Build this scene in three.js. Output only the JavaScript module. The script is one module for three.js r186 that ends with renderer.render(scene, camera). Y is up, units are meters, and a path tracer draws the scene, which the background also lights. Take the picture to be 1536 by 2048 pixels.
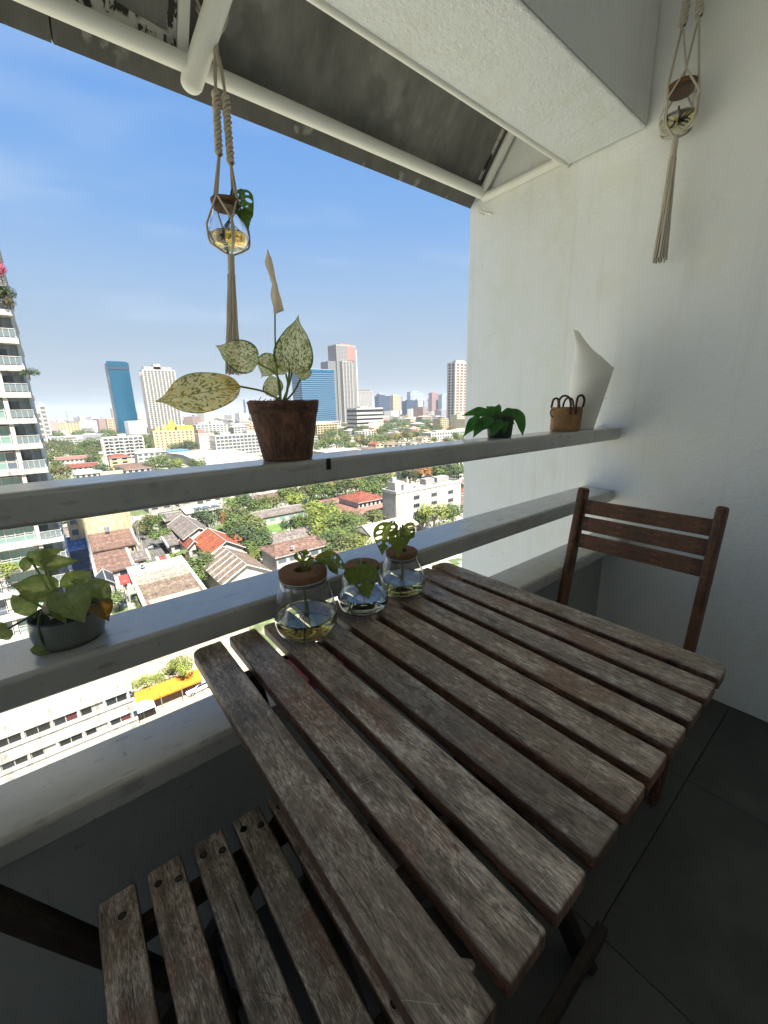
import * as THREE from 'three';
import { RoundedBoxGeometry } from 'three/addons/geometries/RoundedBoxGeometry.js';
import { mergeGeometries } from 'three/addons/utils/BufferGeometryUtils.js';
import { TessellateModifier } from 'three/addons/modifiers/TessellateModifier.js';

// ---------------------------------------------------------------- camera, sky, sun, exposure
const scene = new THREE.Scene();
const V = (x, y, z) => new THREE.Vector3(x, y, z);
const EYE = V(0, 1.141, 0), FOCAL = 814.9;                    // focal length in pixels of a 1536 x 2048 frame
const camera = new THREE.PerspectiveCamera(2 * Math.atan(1024 / FOCAL) * 180 / Math.PI, 0.75, 0.02, 16000);
const AX = [V(0.7817, -0.024, 0.6232), V(0.172, 0.9688, -0.1784), V(-0.5994, 0.2466, 0.7615)];
camera.position.copy(EYE);
camera.quaternion.setFromRotationMatrix(new THREE.Matrix4().makeBasis(AX[0], AX[1], AX[2]));
scene.add(camera);

const SUN = V(-0.03, 0.83, 0.55).normalize();
const EXPOSURE = 3.7, SUN_POWER = 5;
const SKY_LEVEL = 0.98 / EXPOSURE;

const renderer = new THREE.WebGLRenderer({ antialias: true });
renderer.setSize(768, 1024);
renderer.toneMapping = THREE.LinearToneMapping;
renderer.toneMappingExposure = EXPOSURE;
renderer.shadowMap.enabled = true;

// ---------------------------------------------------------------- seeded random numbers and noise
function rng(seed) {
  let a = seed >>> 0;
  return () => { a = (a + 0x6D2B79F5) >>> 0; let t = a; t = Math.imul(t ^ (t >>> 15), t | 1); t ^= t + Math.imul(t ^ (t >>> 7), t | 61); return ((t ^ (t >>> 14)) >>> 0) / 4294967296; };
}
const hash = (x, y, s) => { let h = Math.imul(x, 374761393) + Math.imul(y, 668265263) + Math.imul(s, 982451653); h = Math.imul(h ^ (h >>> 13), 1274126177); return ((h ^ (h >>> 16)) >>> 0) / 4294967296; };
function vnoise(x, y, s = 1) {
  const xi = Math.floor(x), yi = Math.floor(y), fx = x - xi, fy = y - yi, u = fx * fx * (3 - 2 * fx), v = fy * fy * (3 - 2 * fy);
  const a = hash(xi, yi, s), b = hash(xi + 1, yi, s), c = hash(xi, yi + 1, s), d = hash(xi + 1, yi + 1, s);
  return a + (b - a) * u + (c - a) * v + (a - b - c + d) * u * v;
}
function fbm(x, y, o = 4, s = 1) { let a = 0.5, t = 0, n = 0; for (let i = 0; i < o; i++) { t += a * vnoise(x, y, s + i); n += a; a *= 0.5; x *= 2.03; y *= 2.03; } return t / n; }
const clamp = (x, a = 0, b = 1) => Math.min(b, Math.max(a, x));
const lerp = (a, b, t) => a + (b - a) * t;
const smooth = (a, b, x) => { const t = clamp((x - a) / (b - a)); return t * t * (3 - 2 * t); };
const mix3 = (a, b, t) => [lerp(a[0], b[0], t), lerp(a[1], b[1], t), lerp(a[2], b[2], t)];

// sky: a clear tropical sky, paler towards the horizon, with faint high cirrus
{
  const W = 1024, H = 512, d = new Float32Array(W * H * 4);
  const stops = [[-90, [0.50, 0.58, 0.68]], [0, [0.53, 0.60, 0.67]], [2.5, [0.52, 0.60, 0.68]], [7, [0.465, 0.59, 0.72]], [14, [0.365, 0.55, 0.81]], [21, [0.24, 0.465, 0.85]], [29, [0.175, 0.40, 0.845]], [45, [0.14, 0.35, 0.82]], [90, [0.10, 0.28, 0.70]]];
  for (let j = 0; j < H; j++) {
    const el = (j + 0.5) / H * 180 - 90;
    let k = 0; while (k < stops.length - 2 && el > stops[k + 1][0]) k++;
    const base = mix3(stops[k][1], stops[k + 1][1], clamp((el - stops[k][0]) / (stops[k + 1][0] - stops[k][0])));
    for (let i = 0; i < W; i++) {
      const az = (i + 0.5) / W * 2 * Math.PI - Math.PI, y = Math.sin(el * Math.PI / 180), c = Math.cos(el * Math.PI / 180), x = c * Math.cos(az), z = c * Math.sin(az);
      let col = base;
      if (el > 2) {
        const q = 1 / (y + 0.12), u = x * q, v = z * q;
        const wisp = Math.pow(smooth(0.56, 0.9, fbm(u * 0.9 + v * 0.5 + 3, v * 2.6 - u * 1.1, 5, 40)), 1.4) * smooth(2, 9, el) * (1 - smooth(38, 62, el));
        col = mix3(col, [0.55, 0.70, 0.92], 0.46 * wisp);
      }
      const toSun = Math.max(0, x * SUN.x + y * SUN.y + z * SUN.z), glow = 0.35 * Math.pow(toSun, 6);
      const p = (j * W + i) * 4;
      d[p] = SKY_LEVEL * (col[0] + glow); d[p + 1] = SKY_LEVEL * (col[1] + glow); d[p + 2] = SKY_LEVEL * (col[2] + glow * 0.9); d[p + 3] = 1;
    }
  }
  const t = new THREE.DataTexture(d, W, H, THREE.RGBAFormat, THREE.FloatType);
  t.mapping = THREE.EquirectangularReflectionMapping; t.magFilter = t.minFilter = THREE.LinearFilter; t.wrapS = THREE.RepeatWrapping; t.needsUpdate = true;
  scene.background = t; scene.environment = t;
}
const sun = new THREE.DirectionalLight(new THREE.Color(1, 0.96, 0.90), SUN_POWER);
sun.position.copy(SUN).multiplyScalar(400); sun.castShadow = true;
sun.shadow.mapSize.set(4096, 4096);
Object.assign(sun.shadow.camera, { left: -300, right: 300, top: 300, bottom: -300, near: 1, far: 1200 });
scene.add(sun, sun.target);
scene.fog = new THREE.FogExp2(new THREE.Color(0.80, 0.87, 0.96), 0.00008);

// ---------------------------------------------------------------- helpers
const GROUND = -42;
function ray(px, py) { return AX[0].clone().multiplyScalar((px - 768) / FOCAL).addScaledVector(AX[1], -(py - 1024) / FOCAL).addScaledVector(AX[2], -1); }
function hitY(px, py, y) { const d = ray(px, py); return EYE.clone().addScaledVector(d, (y - EYE.y) / d.y); }
function hitZ(px, py, z) { const d = ray(px, py); return EYE.clone().addScaledVector(d, (z - EYE.z) / d.z); }
function at(px, py, depth) { return EYE.clone().addScaledVector(ray(px, py), depth); }
const used = {};
function numbered(name) { const n = used[name] = (used[name] ?? -1) + 1; return n ? `${name}_${String(n).padStart(3, '0')}` : name; }
function tag(o, label, category, group, kind) {
  o.userData.label = label; o.userData.category = category;
  if (group) o.userData.group = group;
  if (kind) o.userData.kind = kind;
  return o;
}
function thing(name, label, category, pos = V(0, 0, 0), group, kind) { const o = new THREE.Group(); o.name = numbered(name); o.position.copy(pos); scene.add(o); return tag(o, label, category, group, kind); }
function part(name, geo, mat, parent, label, kind) {
  const g = Array.isArray(geo) ? merge(geo) : geo;
  const m = new THREE.Mesh(g, mat); m.name = parent === scene ? numbered(name) : name; m.castShadow = m.receiveShadow = true; parent.add(m);
  if (label) m.userData.label = label;
  if (kind) m.userData.kind = kind;
  return m;
}
function merge(list) {
  const all = list.map((g) => { const k = g.index ? g.toNonIndexed() : g; return k; });
  const attrs = ['position', 'normal', 'uv', 'color'].filter((n) => all.every((g) => g.attributes[n]));
  for (const g of all) for (const n of Object.keys(g.attributes)) if (!attrs.includes(n)) g.deleteAttribute(n);
  return mergeGeometries(all);
}
function box(w, h, d, x = 0, y = 0, z = 0) { const g = new THREE.BoxGeometry(w, h, d); g.translate(x, y, z); return metric(g); }
function box2(x1, x2, y1, y2, z1, z2) { return box(Math.abs(x2 - x1), Math.abs(y2 - y1), Math.abs(z2 - z1), (x1 + x2) / 2, (y1 + y2) / 2, (z1 + z2) / 2); }
function rbox(w, h, d, r, x = 0, y = 0, z = 0, seg = 2) { const g = new RoundedBoxGeometry(w, h, d, seg, r); g.translate(x, y, z); return metric(g); }
function rbox2(x1, x2, y1, y2, z1, z2, r) { return rbox(Math.abs(x2 - x1), Math.abs(y2 - y1), Math.abs(z2 - z1), r, (x1 + x2) / 2, (y1 + y2) / 2, (z1 + z2) / 2); }
// uv in metres from position, by the side a face looks to
function metric(g) {
  const k = g.index ? g.toNonIndexed() : g; if (!k.attributes.normal) k.computeVertexNormals();
  const p = k.attributes.position, n = k.attributes.normal, uv = new Float32Array(p.count * 2);
  for (let i = 0; i < p.count; i++) {
    const ax = Math.abs(n.getX(i)), ay = Math.abs(n.getY(i)), az = Math.abs(n.getZ(i));
    if (ay >= ax && ay >= az) { uv[2 * i] = p.getX(i); uv[2 * i + 1] = p.getZ(i); } else if (ax >= az) { uv[2 * i] = p.getZ(i); uv[2 * i + 1] = p.getY(i); } else { uv[2 * i] = p.getX(i); uv[2 * i + 1] = p.getY(i); }
  }
  k.setAttribute('uv', new THREE.BufferAttribute(uv, 2)); return k;
}
function tube(points, r, seg = 16, rad = 7, closed = false) {
  return new THREE.TubeGeometry(new THREE.CatmullRomCurve3(points.map((p) => p.clone ? p.clone() : V(...p)), closed, 'centripetal'), seg, r, rad, closed);
}
function cyl(a, b, r1, r2 = r1, rad = 12) {
  const d = b.clone().sub(a), g = new THREE.CylinderGeometry(r2, r1, d.length(), rad); g.translate(0, d.length() / 2, 0);
  g.applyQuaternion(new THREE.Quaternion().setFromUnitVectors(V(0, 1, 0), d.normalize())); g.translate(a.x, a.y, a.z); return g;
}
function bar(a, b, w, t, up = V(0, 1, 0), r = 0.004) {      // a rounded bar from a to b, w across, t along up
  const d = b.clone().sub(a), L = d.length(), X = d.normalize(), Z = X.clone().cross(up).normalize(), Y = Z.clone().cross(X);
  const g = metric(new RoundedBoxGeometry(L, t, w, 2, r)); g.applyMatrix4(new THREE.Matrix4().makeBasis(X, Y, Z).setPosition(a.clone().add(b).multiplyScalar(0.5))); return g;
}
function poly(points, faces) { const g = new THREE.BufferGeometry(), pos = []; for (const f of faces) for (let i = 1; i < f.length - 1; i++) pos.push(...points[f[0]], ...points[f[i]], ...points[f[i + 1]]); g.setAttribute('position', new THREE.Float32BufferAttribute(pos, 3)); g.computeVertexNormals(); return metric(g); }
function prism(outline, depth) { const s = new THREE.Shape(outline.map((p) => new THREE.Vector2(...p))); return metric(new THREE.ExtrudeGeometry(s, { depth, bevelEnabled: false })); }
function recolor(g, f) { const p = g.attributes.position, n = g.attributes.normal, c = new Float32Array(p.count * 3); for (let i = 0; i < p.count; i++) { const k = f(p.getX(i), p.getY(i), p.getZ(i), n.getX(i), n.getY(i), n.getZ(i)); c[3 * i] = k[0]; c[3 * i + 1] = k[1]; c[3 * i + 2] = k[2]; } g.setAttribute('color', new THREE.BufferAttribute(c, 3)); return g; }

function tex(w, h, f, srgb = true, wrap = THREE.RepeatWrapping) {
  const d = new Uint8Array(w * h * 4);
  for (let j = 0; j < h; j++) for (let i = 0; i < w; i++) { const c = f(i / w, j / h, i, j), p = (j * w + i) * 4; if (typeof c === 'number') d[p] = d[p + 1] = d[p + 2] = clamp(c) * 255; else { d[p] = clamp(c[0]) * 255; d[p + 1] = clamp(c[1]) * 255; d[p + 2] = clamp(c[2]) * 255; } d[p + 3] = 255; }
  const t = new THREE.DataTexture(d, w, h); t.magFilter = THREE.LinearFilter; t.minFilter = THREE.LinearMipmapLinearFilter; t.generateMipmaps = true; t.wrapS = t.wrapT = wrap; if (srgb) t.colorSpace = THREE.SRGBColorSpace; t.needsUpdate = true; return t;
}
const sized = (t, mx, my = mx) => { const k = t.clone(); k.repeat.set(1 / mx, 1 / my); k.needsUpdate = true; return k; };
const hex = (h) => { const n = parseInt(h.slice(1), 16); return [(n >> 16) / 255, ((n >> 8) & 255) / 255, (n & 255) / 255]; };
const mat = (color, roughness = 0.8, more = {}) => new THREE.MeshStandardMaterial({ color, roughness, ...more });
const M2 = THREE.MirroredRepeatWrapping, DS = THREE.DoubleSide;
// ---------------------------------------------------------------- materials of the balcony
const plasterBump = tex(1024, 1024, (u, v) => 0.5 * fbm(u * 26, v * 26, 4, 3) + 0.35 * fbm(u * 110, v * 110, 2, 9) + 0.15 * fbm(u * 6, v * 6, 2, 17), false, M2);
const plasterTone = tex(1024, 1024, (u, v) => {
  const big = fbm(u * 4, v * 4, 4, 21), mid = fbm(u * 18, v * 13, 3, 27), streak = fbm(u * 60, v * 3, 3, 29);
  let k = 0.965 + 0.03 * big - 0.012 * smooth(0.55, 0.8, mid) - 0.02 * smooth(0.6, 0.85, streak);
  const spot = vnoise(u * 90, v * 90, 33) > 0.985 ? 0.12 : 0;
  k -= spot; return [k * 0.992, k * 0.998, k * (1.0 - 0.02 * smooth(0.5, 0.8, mid))];
}, true, M2);
const wallMat = mat(0xeeeeec, 0.75, { map: sized(plasterTone, 1.6), bumpMap: sized(plasterBump, 0.75), bumpScale: 0.0025 });
const beamMat = mat(0xe8eaec, 0.85, { map: sized(plasterTone, 1.1), bumpMap: sized(plasterBump, 0.30), bumpScale: 0.0055 });
const innerMat = mat(0xe6e6e3, 0.85, { map: sized(plasterTone, 1.4), bumpMap: sized(plasterBump, 0.8), bumpScale: 0.004 });
const railTone = tex(1024, 256, (u, v) => { const k = 0.91 + 0.1 * fbm(u * 30, v * 10, 4, 51) - (vnoise(u * 260, v * 66, 61) > 0.965 ? 0.16 : 0) - 0.10 * smooth(0.66, 0.74, fbm(u * 44 + 5, v * 40, 4, 63)) * smooth(0.5, 0.6, fbm(u * 9, v * 4, 2, 65)) - 0.05 * smooth(0.62, 0.85, fbm(u * 70, v * 14, 3, 57)) - 0.04 * smooth(0.72, 0.9, fbm(u * 120, v * 60, 2, 59)); return [k, k, k]; }, true, M2);
const railMat = new THREE.MeshPhysicalMaterial({ color: 0xacaaa5, roughness: 0.4, clearcoat: 0.9, clearcoatRoughness: 0.22, map: sized(railTone, 1.7, 0.42), bumpMap: sized(railTone, 1.7, 0.42), bumpScale: 0.0012 });
const panelMat = mat(0x9d9c96, 0.8, { map: sized(plasterTone, 1.2), bumpMap: sized(plasterBump, 0.9), bumpScale: 0.003 });
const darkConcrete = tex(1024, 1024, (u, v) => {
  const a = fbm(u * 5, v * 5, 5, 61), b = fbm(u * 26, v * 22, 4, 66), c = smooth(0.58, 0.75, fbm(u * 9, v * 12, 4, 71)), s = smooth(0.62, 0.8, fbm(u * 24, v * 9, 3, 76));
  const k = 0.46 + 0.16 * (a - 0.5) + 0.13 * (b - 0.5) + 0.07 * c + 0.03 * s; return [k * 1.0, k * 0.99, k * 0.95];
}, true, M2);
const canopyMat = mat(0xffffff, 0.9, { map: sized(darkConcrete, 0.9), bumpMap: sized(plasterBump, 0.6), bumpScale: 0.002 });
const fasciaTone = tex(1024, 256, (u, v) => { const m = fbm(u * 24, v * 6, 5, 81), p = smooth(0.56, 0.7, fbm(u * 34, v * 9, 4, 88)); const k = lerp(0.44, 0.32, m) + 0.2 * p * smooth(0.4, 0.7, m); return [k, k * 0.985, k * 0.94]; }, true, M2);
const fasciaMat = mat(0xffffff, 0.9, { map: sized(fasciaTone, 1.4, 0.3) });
const whitePipe = mat(0xebe9e2, 0.5, { map: sized(plasterTone, 0.5) });
const peelTone = tex(1024, 256, (u, v) => { const e = Math.min(v, 1 - v), m = fbm(u * 42, v * 9, 4, 91) + 0.25 * (0.35 - e); return m > 0.60 ? hex('#3a3733') : mix3(hex('#cfccc4'), hex('#a8a49b'), smooth(0.46, 0.60, m)); }, true, M2);
const peelMat = mat(0xffffff, 0.85, { map: sized(peelTone, 0.55, 0.14), side: DS });
const tileTone = tex(512, 512, (u, v) => { const k = 0.285 + 0.05 * smooth(0.5, 0.75, fbm(u * 3 + 2, v * 3, 4, 107)) + 0.06 * (fbm(u * 7, v * 7, 4, 101) - 0.5) + 0.03 * (fbm(u * 60, v * 60, 2, 105) - 0.5); return [k, k * 0.995, k * 0.97]; }, true, M2);
const tileMats = [0xffffff, 0xf2f4f3, 0xe9ebe8].map((c) => mat(c, 0.55, { map: sized(tileTone, 0.7) }));
const groutMat = mat(0x2c2d2b, 0.95);

// weathered teak: grain along u, worn pale patches, scratches
const WOOD = 0.76;
const woodTex = (() => {
  const W = 2048, H = 2048;
  const t = tex(W, H, (u, v) => {
    const row = Math.floor(v * WOOD / 0.0688), sx = u + row * 0.37;
    const grain = fbm(sx * 16, v * 210, 3, 111), fine = fbm(sx * 110, v * 900, 2, 115), worn = fbm(sx * 13 + row * 3.1, v * 26, 4, 119), patch = fbm(sx * 46, v * 70, 3, 123), dirt = smooth(0.46, 0.80, fbm(sx * 15 + 7, v * 40, 5, 127)), fleck = fbm(sx * 230, v * 420, 2, 129);
    let c = mix3(hex('#7d746a'), hex('#aaa197'), clamp(0.1 + 0.9 * grain));
    const pale = 0.9 * smooth(0.44, 0.66, 0.42 * worn + 0.34 * patch + 0.24 * fine);
    c = mix3(c, hex('#dcd6cd'), 0.8 * pale);
    c = mix3(c, hex('#51483f'), 0.62 * dirt * smooth(0.30, 0.66, patch));
    c = mix3(c, hex('#8a6250'), 0.45 * smooth(0.58, 0.72, fbm(sx * 7 + 11, v * 19, 3, 131)) * (1 - pale));
    c = mix3(c, hex('#4a4139'), 0.30 * smooth(0.60, 0.85, fleck));
    const crack = smooth(0.022, 0.0, Math.abs(fbm(sx * 4, v * 150, 3, 137) - 0.5)) * smooth(0.5, 0.62, fbm(sx * 6 + 3, v * 40, 2, 139));
    const k = (0.86 + 0.46 * (fine - 0.5) + 0.12 * grain) * (1 - 0.55 * crack); return [c[0] * k, c[1] * k, c[2] * k];
  }, true, M2);
  const d = t.image.data, r = rng(5);
  const dot = (x, y, a, c) => { x = Math.round(x); y = Math.round(y); if (x < 0 || y < 0 || x >= W || y >= H) return; const p = (y * W + x) * 4; for (let k = 0; k < 3; k++) d[p + k] = lerp(d[p + k], c[k], a); };
  for (let i = 0; i < 1500; i++) {                              // scratches, mostly across the grain, a few long ones
    const x = r() * W, y = r() * H, len = 14 + r() * r() * 240, ang = (r() < 0.45 ? r() * Math.PI : (r() - 0.5) * 0.5), a = 0.22 + 0.6 * r() * r(), bend = (r() - 0.5) * 0.006, bright = r() < 0.8;
    let px = x, py = y, an = ang; for (let s = 0; s < len; s++) { dot(px, py, a * (0.5 + 0.5 * Math.sin(s / len * Math.PI)), bright ? [232, 226, 218] : [50, 42, 37]); if (s > 3) dot(px, py + 1, a * 0.6, bright ? [222, 216, 208] : [56, 48, 42]); px += Math.cos(an); py += Math.sin(an); an += bend; }
  }
  t.needsUpdate = true; return t;
})();
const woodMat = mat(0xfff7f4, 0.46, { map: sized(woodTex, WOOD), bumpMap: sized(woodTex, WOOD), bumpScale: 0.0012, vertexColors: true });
const brownWood = mat(0xa87550, 0.6, { map: sized(woodTex, 0.6), bumpMap: sized(woodTex, 0.6), bumpScale: 0.0006 });
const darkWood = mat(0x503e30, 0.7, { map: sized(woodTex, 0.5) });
const screwMat = mat(0x55524d, 0.45, { metalness: 0.8 });
const blackMat = mat(0x0a0a0a, 0.7);

// glass, water, cork, cord, pots
const glassMat = new THREE.MeshPhysicalMaterial({ color: 0xffffff, roughness: 0.015, transmission: 1, thickness: 0.0016, ior: 1.48 });
const waterMat = (c, d) => new THREE.MeshPhysicalMaterial({ color: 0xffffff, roughness: 0.02, transmission: 1, thickness: 0.05, ior: 1.33, attenuationColor: new THREE.Color(c), attenuationDistance: d });
const corkTone = tex(256, 256, (u, v) => { const a = fbm(u * 40, v * 40, 3, 141), b = vnoise(u * 120, v * 120, 145); const c = mix3(hex('#66462f'), hex('#84603f'), a); const k = b > 0.9 ? 0.6 : b < 0.08 ? 1.2 : 1; return [c[0] * k, c[1] * k, c[2] * k]; }, true, M2);
const corkMat = mat(0xffffff, 0.9, { map: sized(corkTone, 0.12) });
const cordTone = tex(256, 256, (u, v) => { const k = 0.82 + 0.18 * Math.sin((u * 18 + v * 26) * Math.PI * 2) * 0.5 + 0.1 * (fbm(u * 30, v * 30, 2, 151) - 0.5); return [k, k, k]; });
const cordMat = mat(0xe6d8c2, 0.95, { map: sized(cordTone, 0.25) });
const cordMatPale = mat(0xe8decb, 0.95, { map: sized(cordTone, 0.25) });
const fibreTone = tex(512, 512, (u, v) => { const a = fbm(u * 16, v * 10, 4, 161), f = fbm(u * 90, v * 34, 3, 165); const k = 0.75 + 0.5 * (a - 0.5) + 0.5 * (f - 0.5); return [0.53 * k, 0.38 * k, 0.30 * k]; }, true, M2);
const fibreMat = mat(0xffffff, 0.95, { map: fibreTone, bumpMap: fibreTone, bumpScale: 0.003 });
const soilMat = mat(0x2c2019, 1, { bumpMap: plasterBump, bumpScale: 0.01 });
const leafTone = (f) => tex(512, 256, f, true, THREE.ClampToEdgeWrapping);
const veins = (u, v) => { const s = Math.abs(v - 0.5) * 2, mid = smooth(0.045, 0.0, s), side = smooth(0.93, 1.0, Math.cos((u * 9 - s * 2.1) * Math.PI * 2)) * (s > 0.04 ? 1 : 0); return [s, mid, side]; };
const variegated = leafTone((u, v) => {
  const [s, mid, side] = veins(u, v), n = fbm(u * 34 + s * 6, (v - 0.5) * 44, 3, 171), m = fbm(u * 12, v * 12, 3, 175);
  const spot = smooth(0.57, 0.63, n + 0.20 * (m - 0.5) + 0.07 * s), edge = smooth(0.86, 0.97, s + 0.1 * (m - 0.5));
  let c = mix3(hex('#efe8c4'), hex('#dcd8a6'), m); c = mix3(c, hex('#5f6d22'), 0.82 * spot); c = mix3(c, hex('#3d5a28'), 0.9 * edge); c = mix3(c, hex('#8d9a55'), 0.8 * mid); return c;
});
const yellowed = leafTone((u, v) => {
  const [s, mid, side] = veins(u, v), n = fbm(u * 40 + s * 8, (v - 0.5) * 26, 3, 181), m = fbm(u * 9, v * 9, 3, 185);
  let c = mix3(hex('#ddd6ac'), hex('#cbb977'), clamp(m * 1.2 - 0.1)); c = mix3(c, hex('#b98a3c'), 0.7 * smooth(0.3, 0.02, u) * smooth(0.3, 0.6, m)); c = mix3(c, hex('#5f6a30'), 0.8 * smooth(0.575, 0.62, n)); c = mix3(c, hex('#6d7a3a'), 0.8 * mid + 0.15 * side); c = mix3(c, hex('#6d7440'), 0.7 * smooth(0.9, 1, s)); return c;
});
const greenLeaf = leafTone((u, v) => { const [s, mid, side] = veins(u, v), m = fbm(u * 7, v * 7, 4, 191); let c = mix3(hex('#6b7d40'), hex('#98a268'), m); c = mix3(c, hex('#aab274'), 0.5 * smooth(0.62, 0.75, fbm(u * 14, v * 20, 3, 195))); c = mix3(c, hex('#a3b06c'), 0.7 * mid + 0.22 * side); return c; });
const darkLeaf = leafTone((u, v) => { const [s, mid, side] = veins(u, v), m = fbm(u * 6, v * 6, 3, 201); let c = mix3(hex('#2c5a24'), hex('#4b8238'), m); return mix3(c, hex('#5d8a45'), 0.6 * mid + 0.18 * side); });
const dryLeaf = leafTone((u, v) => { const m = fbm(u * 12, v * 5, 4, 211), st = fbm(u * 3, v * 60, 2, 214); return mix3(hex('#e2d4bb'), hex('#b39c7c'), clamp(0.7 * m + 0.5 * (st - 0.4))); });
const leafMat = (map, t = 0.42, r = 0.55) => new THREE.MeshPhysicalMaterial({ color: 0xffffff, map, roughness: r, transmission: t, thickness: 0, side: DS, specularIntensity: 0.5, bumpMap: map, bumpScale: 0.0008 });
const lmVar = leafMat(variegated, 0.5, 0.75), lmYel = leafMat(yellowed, 0.5, 0.75), lmGreen = leafMat(greenLeaf, 0.4, 0.75), lmDark = leafMat(darkLeaf, 0.25, 0.7), lmDry = leafMat(dryLeaf, 0.35, 0.85), lmMon = leafMat(greenLeaf, 0.45, 0.75);
lmMon.color.set(0xd6e0a4); const lmMon2 = leafMat(greenLeaf, 0.45, 0.7); lmMon2.color.set(0x9fc07c);
const stemMat = mat(0x6b7c3c, 0.6), stemDark = mat(0x3c4a26, 0.6), rootMat = mat(0x574331, 0.9);
// ---------------------------------------------------------------- the balcony's shell
const X_WALL = 1.852, Z_BACK = 0.68, X_LEFT = -2.6;
function struct(name, geo, m, label, category) { const o = part(name, geo, m, scene); return tag(o, label, category, null, 'structure'); }
{
  const floor = struct('floor', box2(X_LEFT, X_WALL, -0.3, -0.006, -0.78, Z_BACK), groutMat, 'dark grey tiled balcony floor under the wooden table', 'floor');
  const T = 0.6, gap = 0.0016, r = rng(3);
  for (let i = -6; i < 3; i++) for (let j = 0; j < 4; j++) {
    const x1 = Math.max(X_LEFT, 0.752 + i * T), x2 = Math.min(X_WALL - 0.002, 0.752 + (i + 1) * T), z1 = Math.max(-0.752, -0.83 + j * T), z2 = Math.min(Z_BACK, -0.83 + (j + 1) * T);
    if (x2 - x1 < 0.03 || z2 - z1 < 0.03) continue;
    part('tile', rbox2(x1 + gap / 2, x2 - gap / 2, -0.0055, 0.0005 + 0.0006 * r(), z1 + gap / 2, z2 - gap / 2, 0.0015), tileMats[Math.floor(r() * 3)], floor);
  }
}
struct('wall_right', rbox2(X_WALL, X_WALL + 0.22, -42, 3.6, -1.583, 9, 0.004), wallMat, 'white plastered side wall at the right end of the balcony', 'wall');
struct('wall_left', rbox2(X_LEFT - 0.14, X_LEFT, -0.3, 0.6, -0.9, Z_BACK + 0.18, 0.01), innerMat, 'low plastered wall at the open left end of the balcony', 'wall');
struct('wall_back', box2(X_LEFT - 0.2, X_WALL - 0.002, -0.3, 2.8, Z_BACK, Z_BACK + 0.2), innerMat, 'plastered rear wall behind the wooden table', 'wall');
struct('ceiling', box2(X_LEFT - 0.2, X_WALL - 0.002, 2.72, 2.9, -0.765, Z_BACK + 0.2), innerMat, 'plastered balcony ceiling behind the rough beam', 'ceiling');
struct('building_block', [box2(X_LEFT - 0.2, X_WALL - 0.002, 2.902, 3.6, -1.06, 9), box2(X_LEFT - 0.2, X_WALL - 0.002, -42, -0.302, -0.772, 9), box2(X_LEFT - 0.2, X_WALL - 0.002, -0.298, 2.898, Z_BACK + 0.202, 9)], wallMat, 'pale storeys of the tower block above and below the balcony', 'building');
{
  const b = thing('beam', 'rough white plastered beam across the top of the balcony opening', 'beam', V(0, 0, 0), null, 'structure');
  part('beam_body', rbox2(X_LEFT - 0.2, X_WALL - 0.002, 2.092, 2.9, -1.062, -0.768, 0.012), beamMat, b);
  part('nosing', cyl(V(X_LEFT - 0.2, 2.094, -1.066), V(X_WALL - 0.003, 2.096, -1.064), 0.0115, 0.0115, 14), whitePipe, b, 'round dirty nosing along the outer lower edge');
}
// railing: three thick bars and a closed lower panel
{
  const t = thing('balcony_railing', 'pale painted concrete railing of thick horizontal bars above a low parapet', 'railing');
  const bars = [[0.9912, 1.0426, -0.842, -0.738, 'topmost bar carrying the potted plants'], [0.7265, 0.7776, -0.874, -0.736, 'middle bar touching the table'], [0.5526, 0.5976, -0.771, -0.647, 'lowest bar capping the parapet']];
  const made = bars.map(([y1, y2, z1, z2, lab]) => part('rail', rbox2(X_LEFT - 0.14, X_WALL - 0.004, y1, y2, z1, z2, 0.009), railMat, t, lab));
  part('parapet_panel', box2(X_LEFT, X_WALL - 0.003, -0.004, 0.5516, -0.769, -0.752), panelMat, t);
  const m = hitZ(657, 930, -0.738);
  const plug = part('plug', [rbox(0.011, 0.017, 0.004, 0.0015, m.x, m.y - 0.001, -0.7378), rbox(0.009, 0.006, 0.006, 0.0015, m.x + 0.001, m.y + 0.0105, -0.7385)], blackMat, made[0], 'small black plug in the bar below the brown pot');
}
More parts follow.
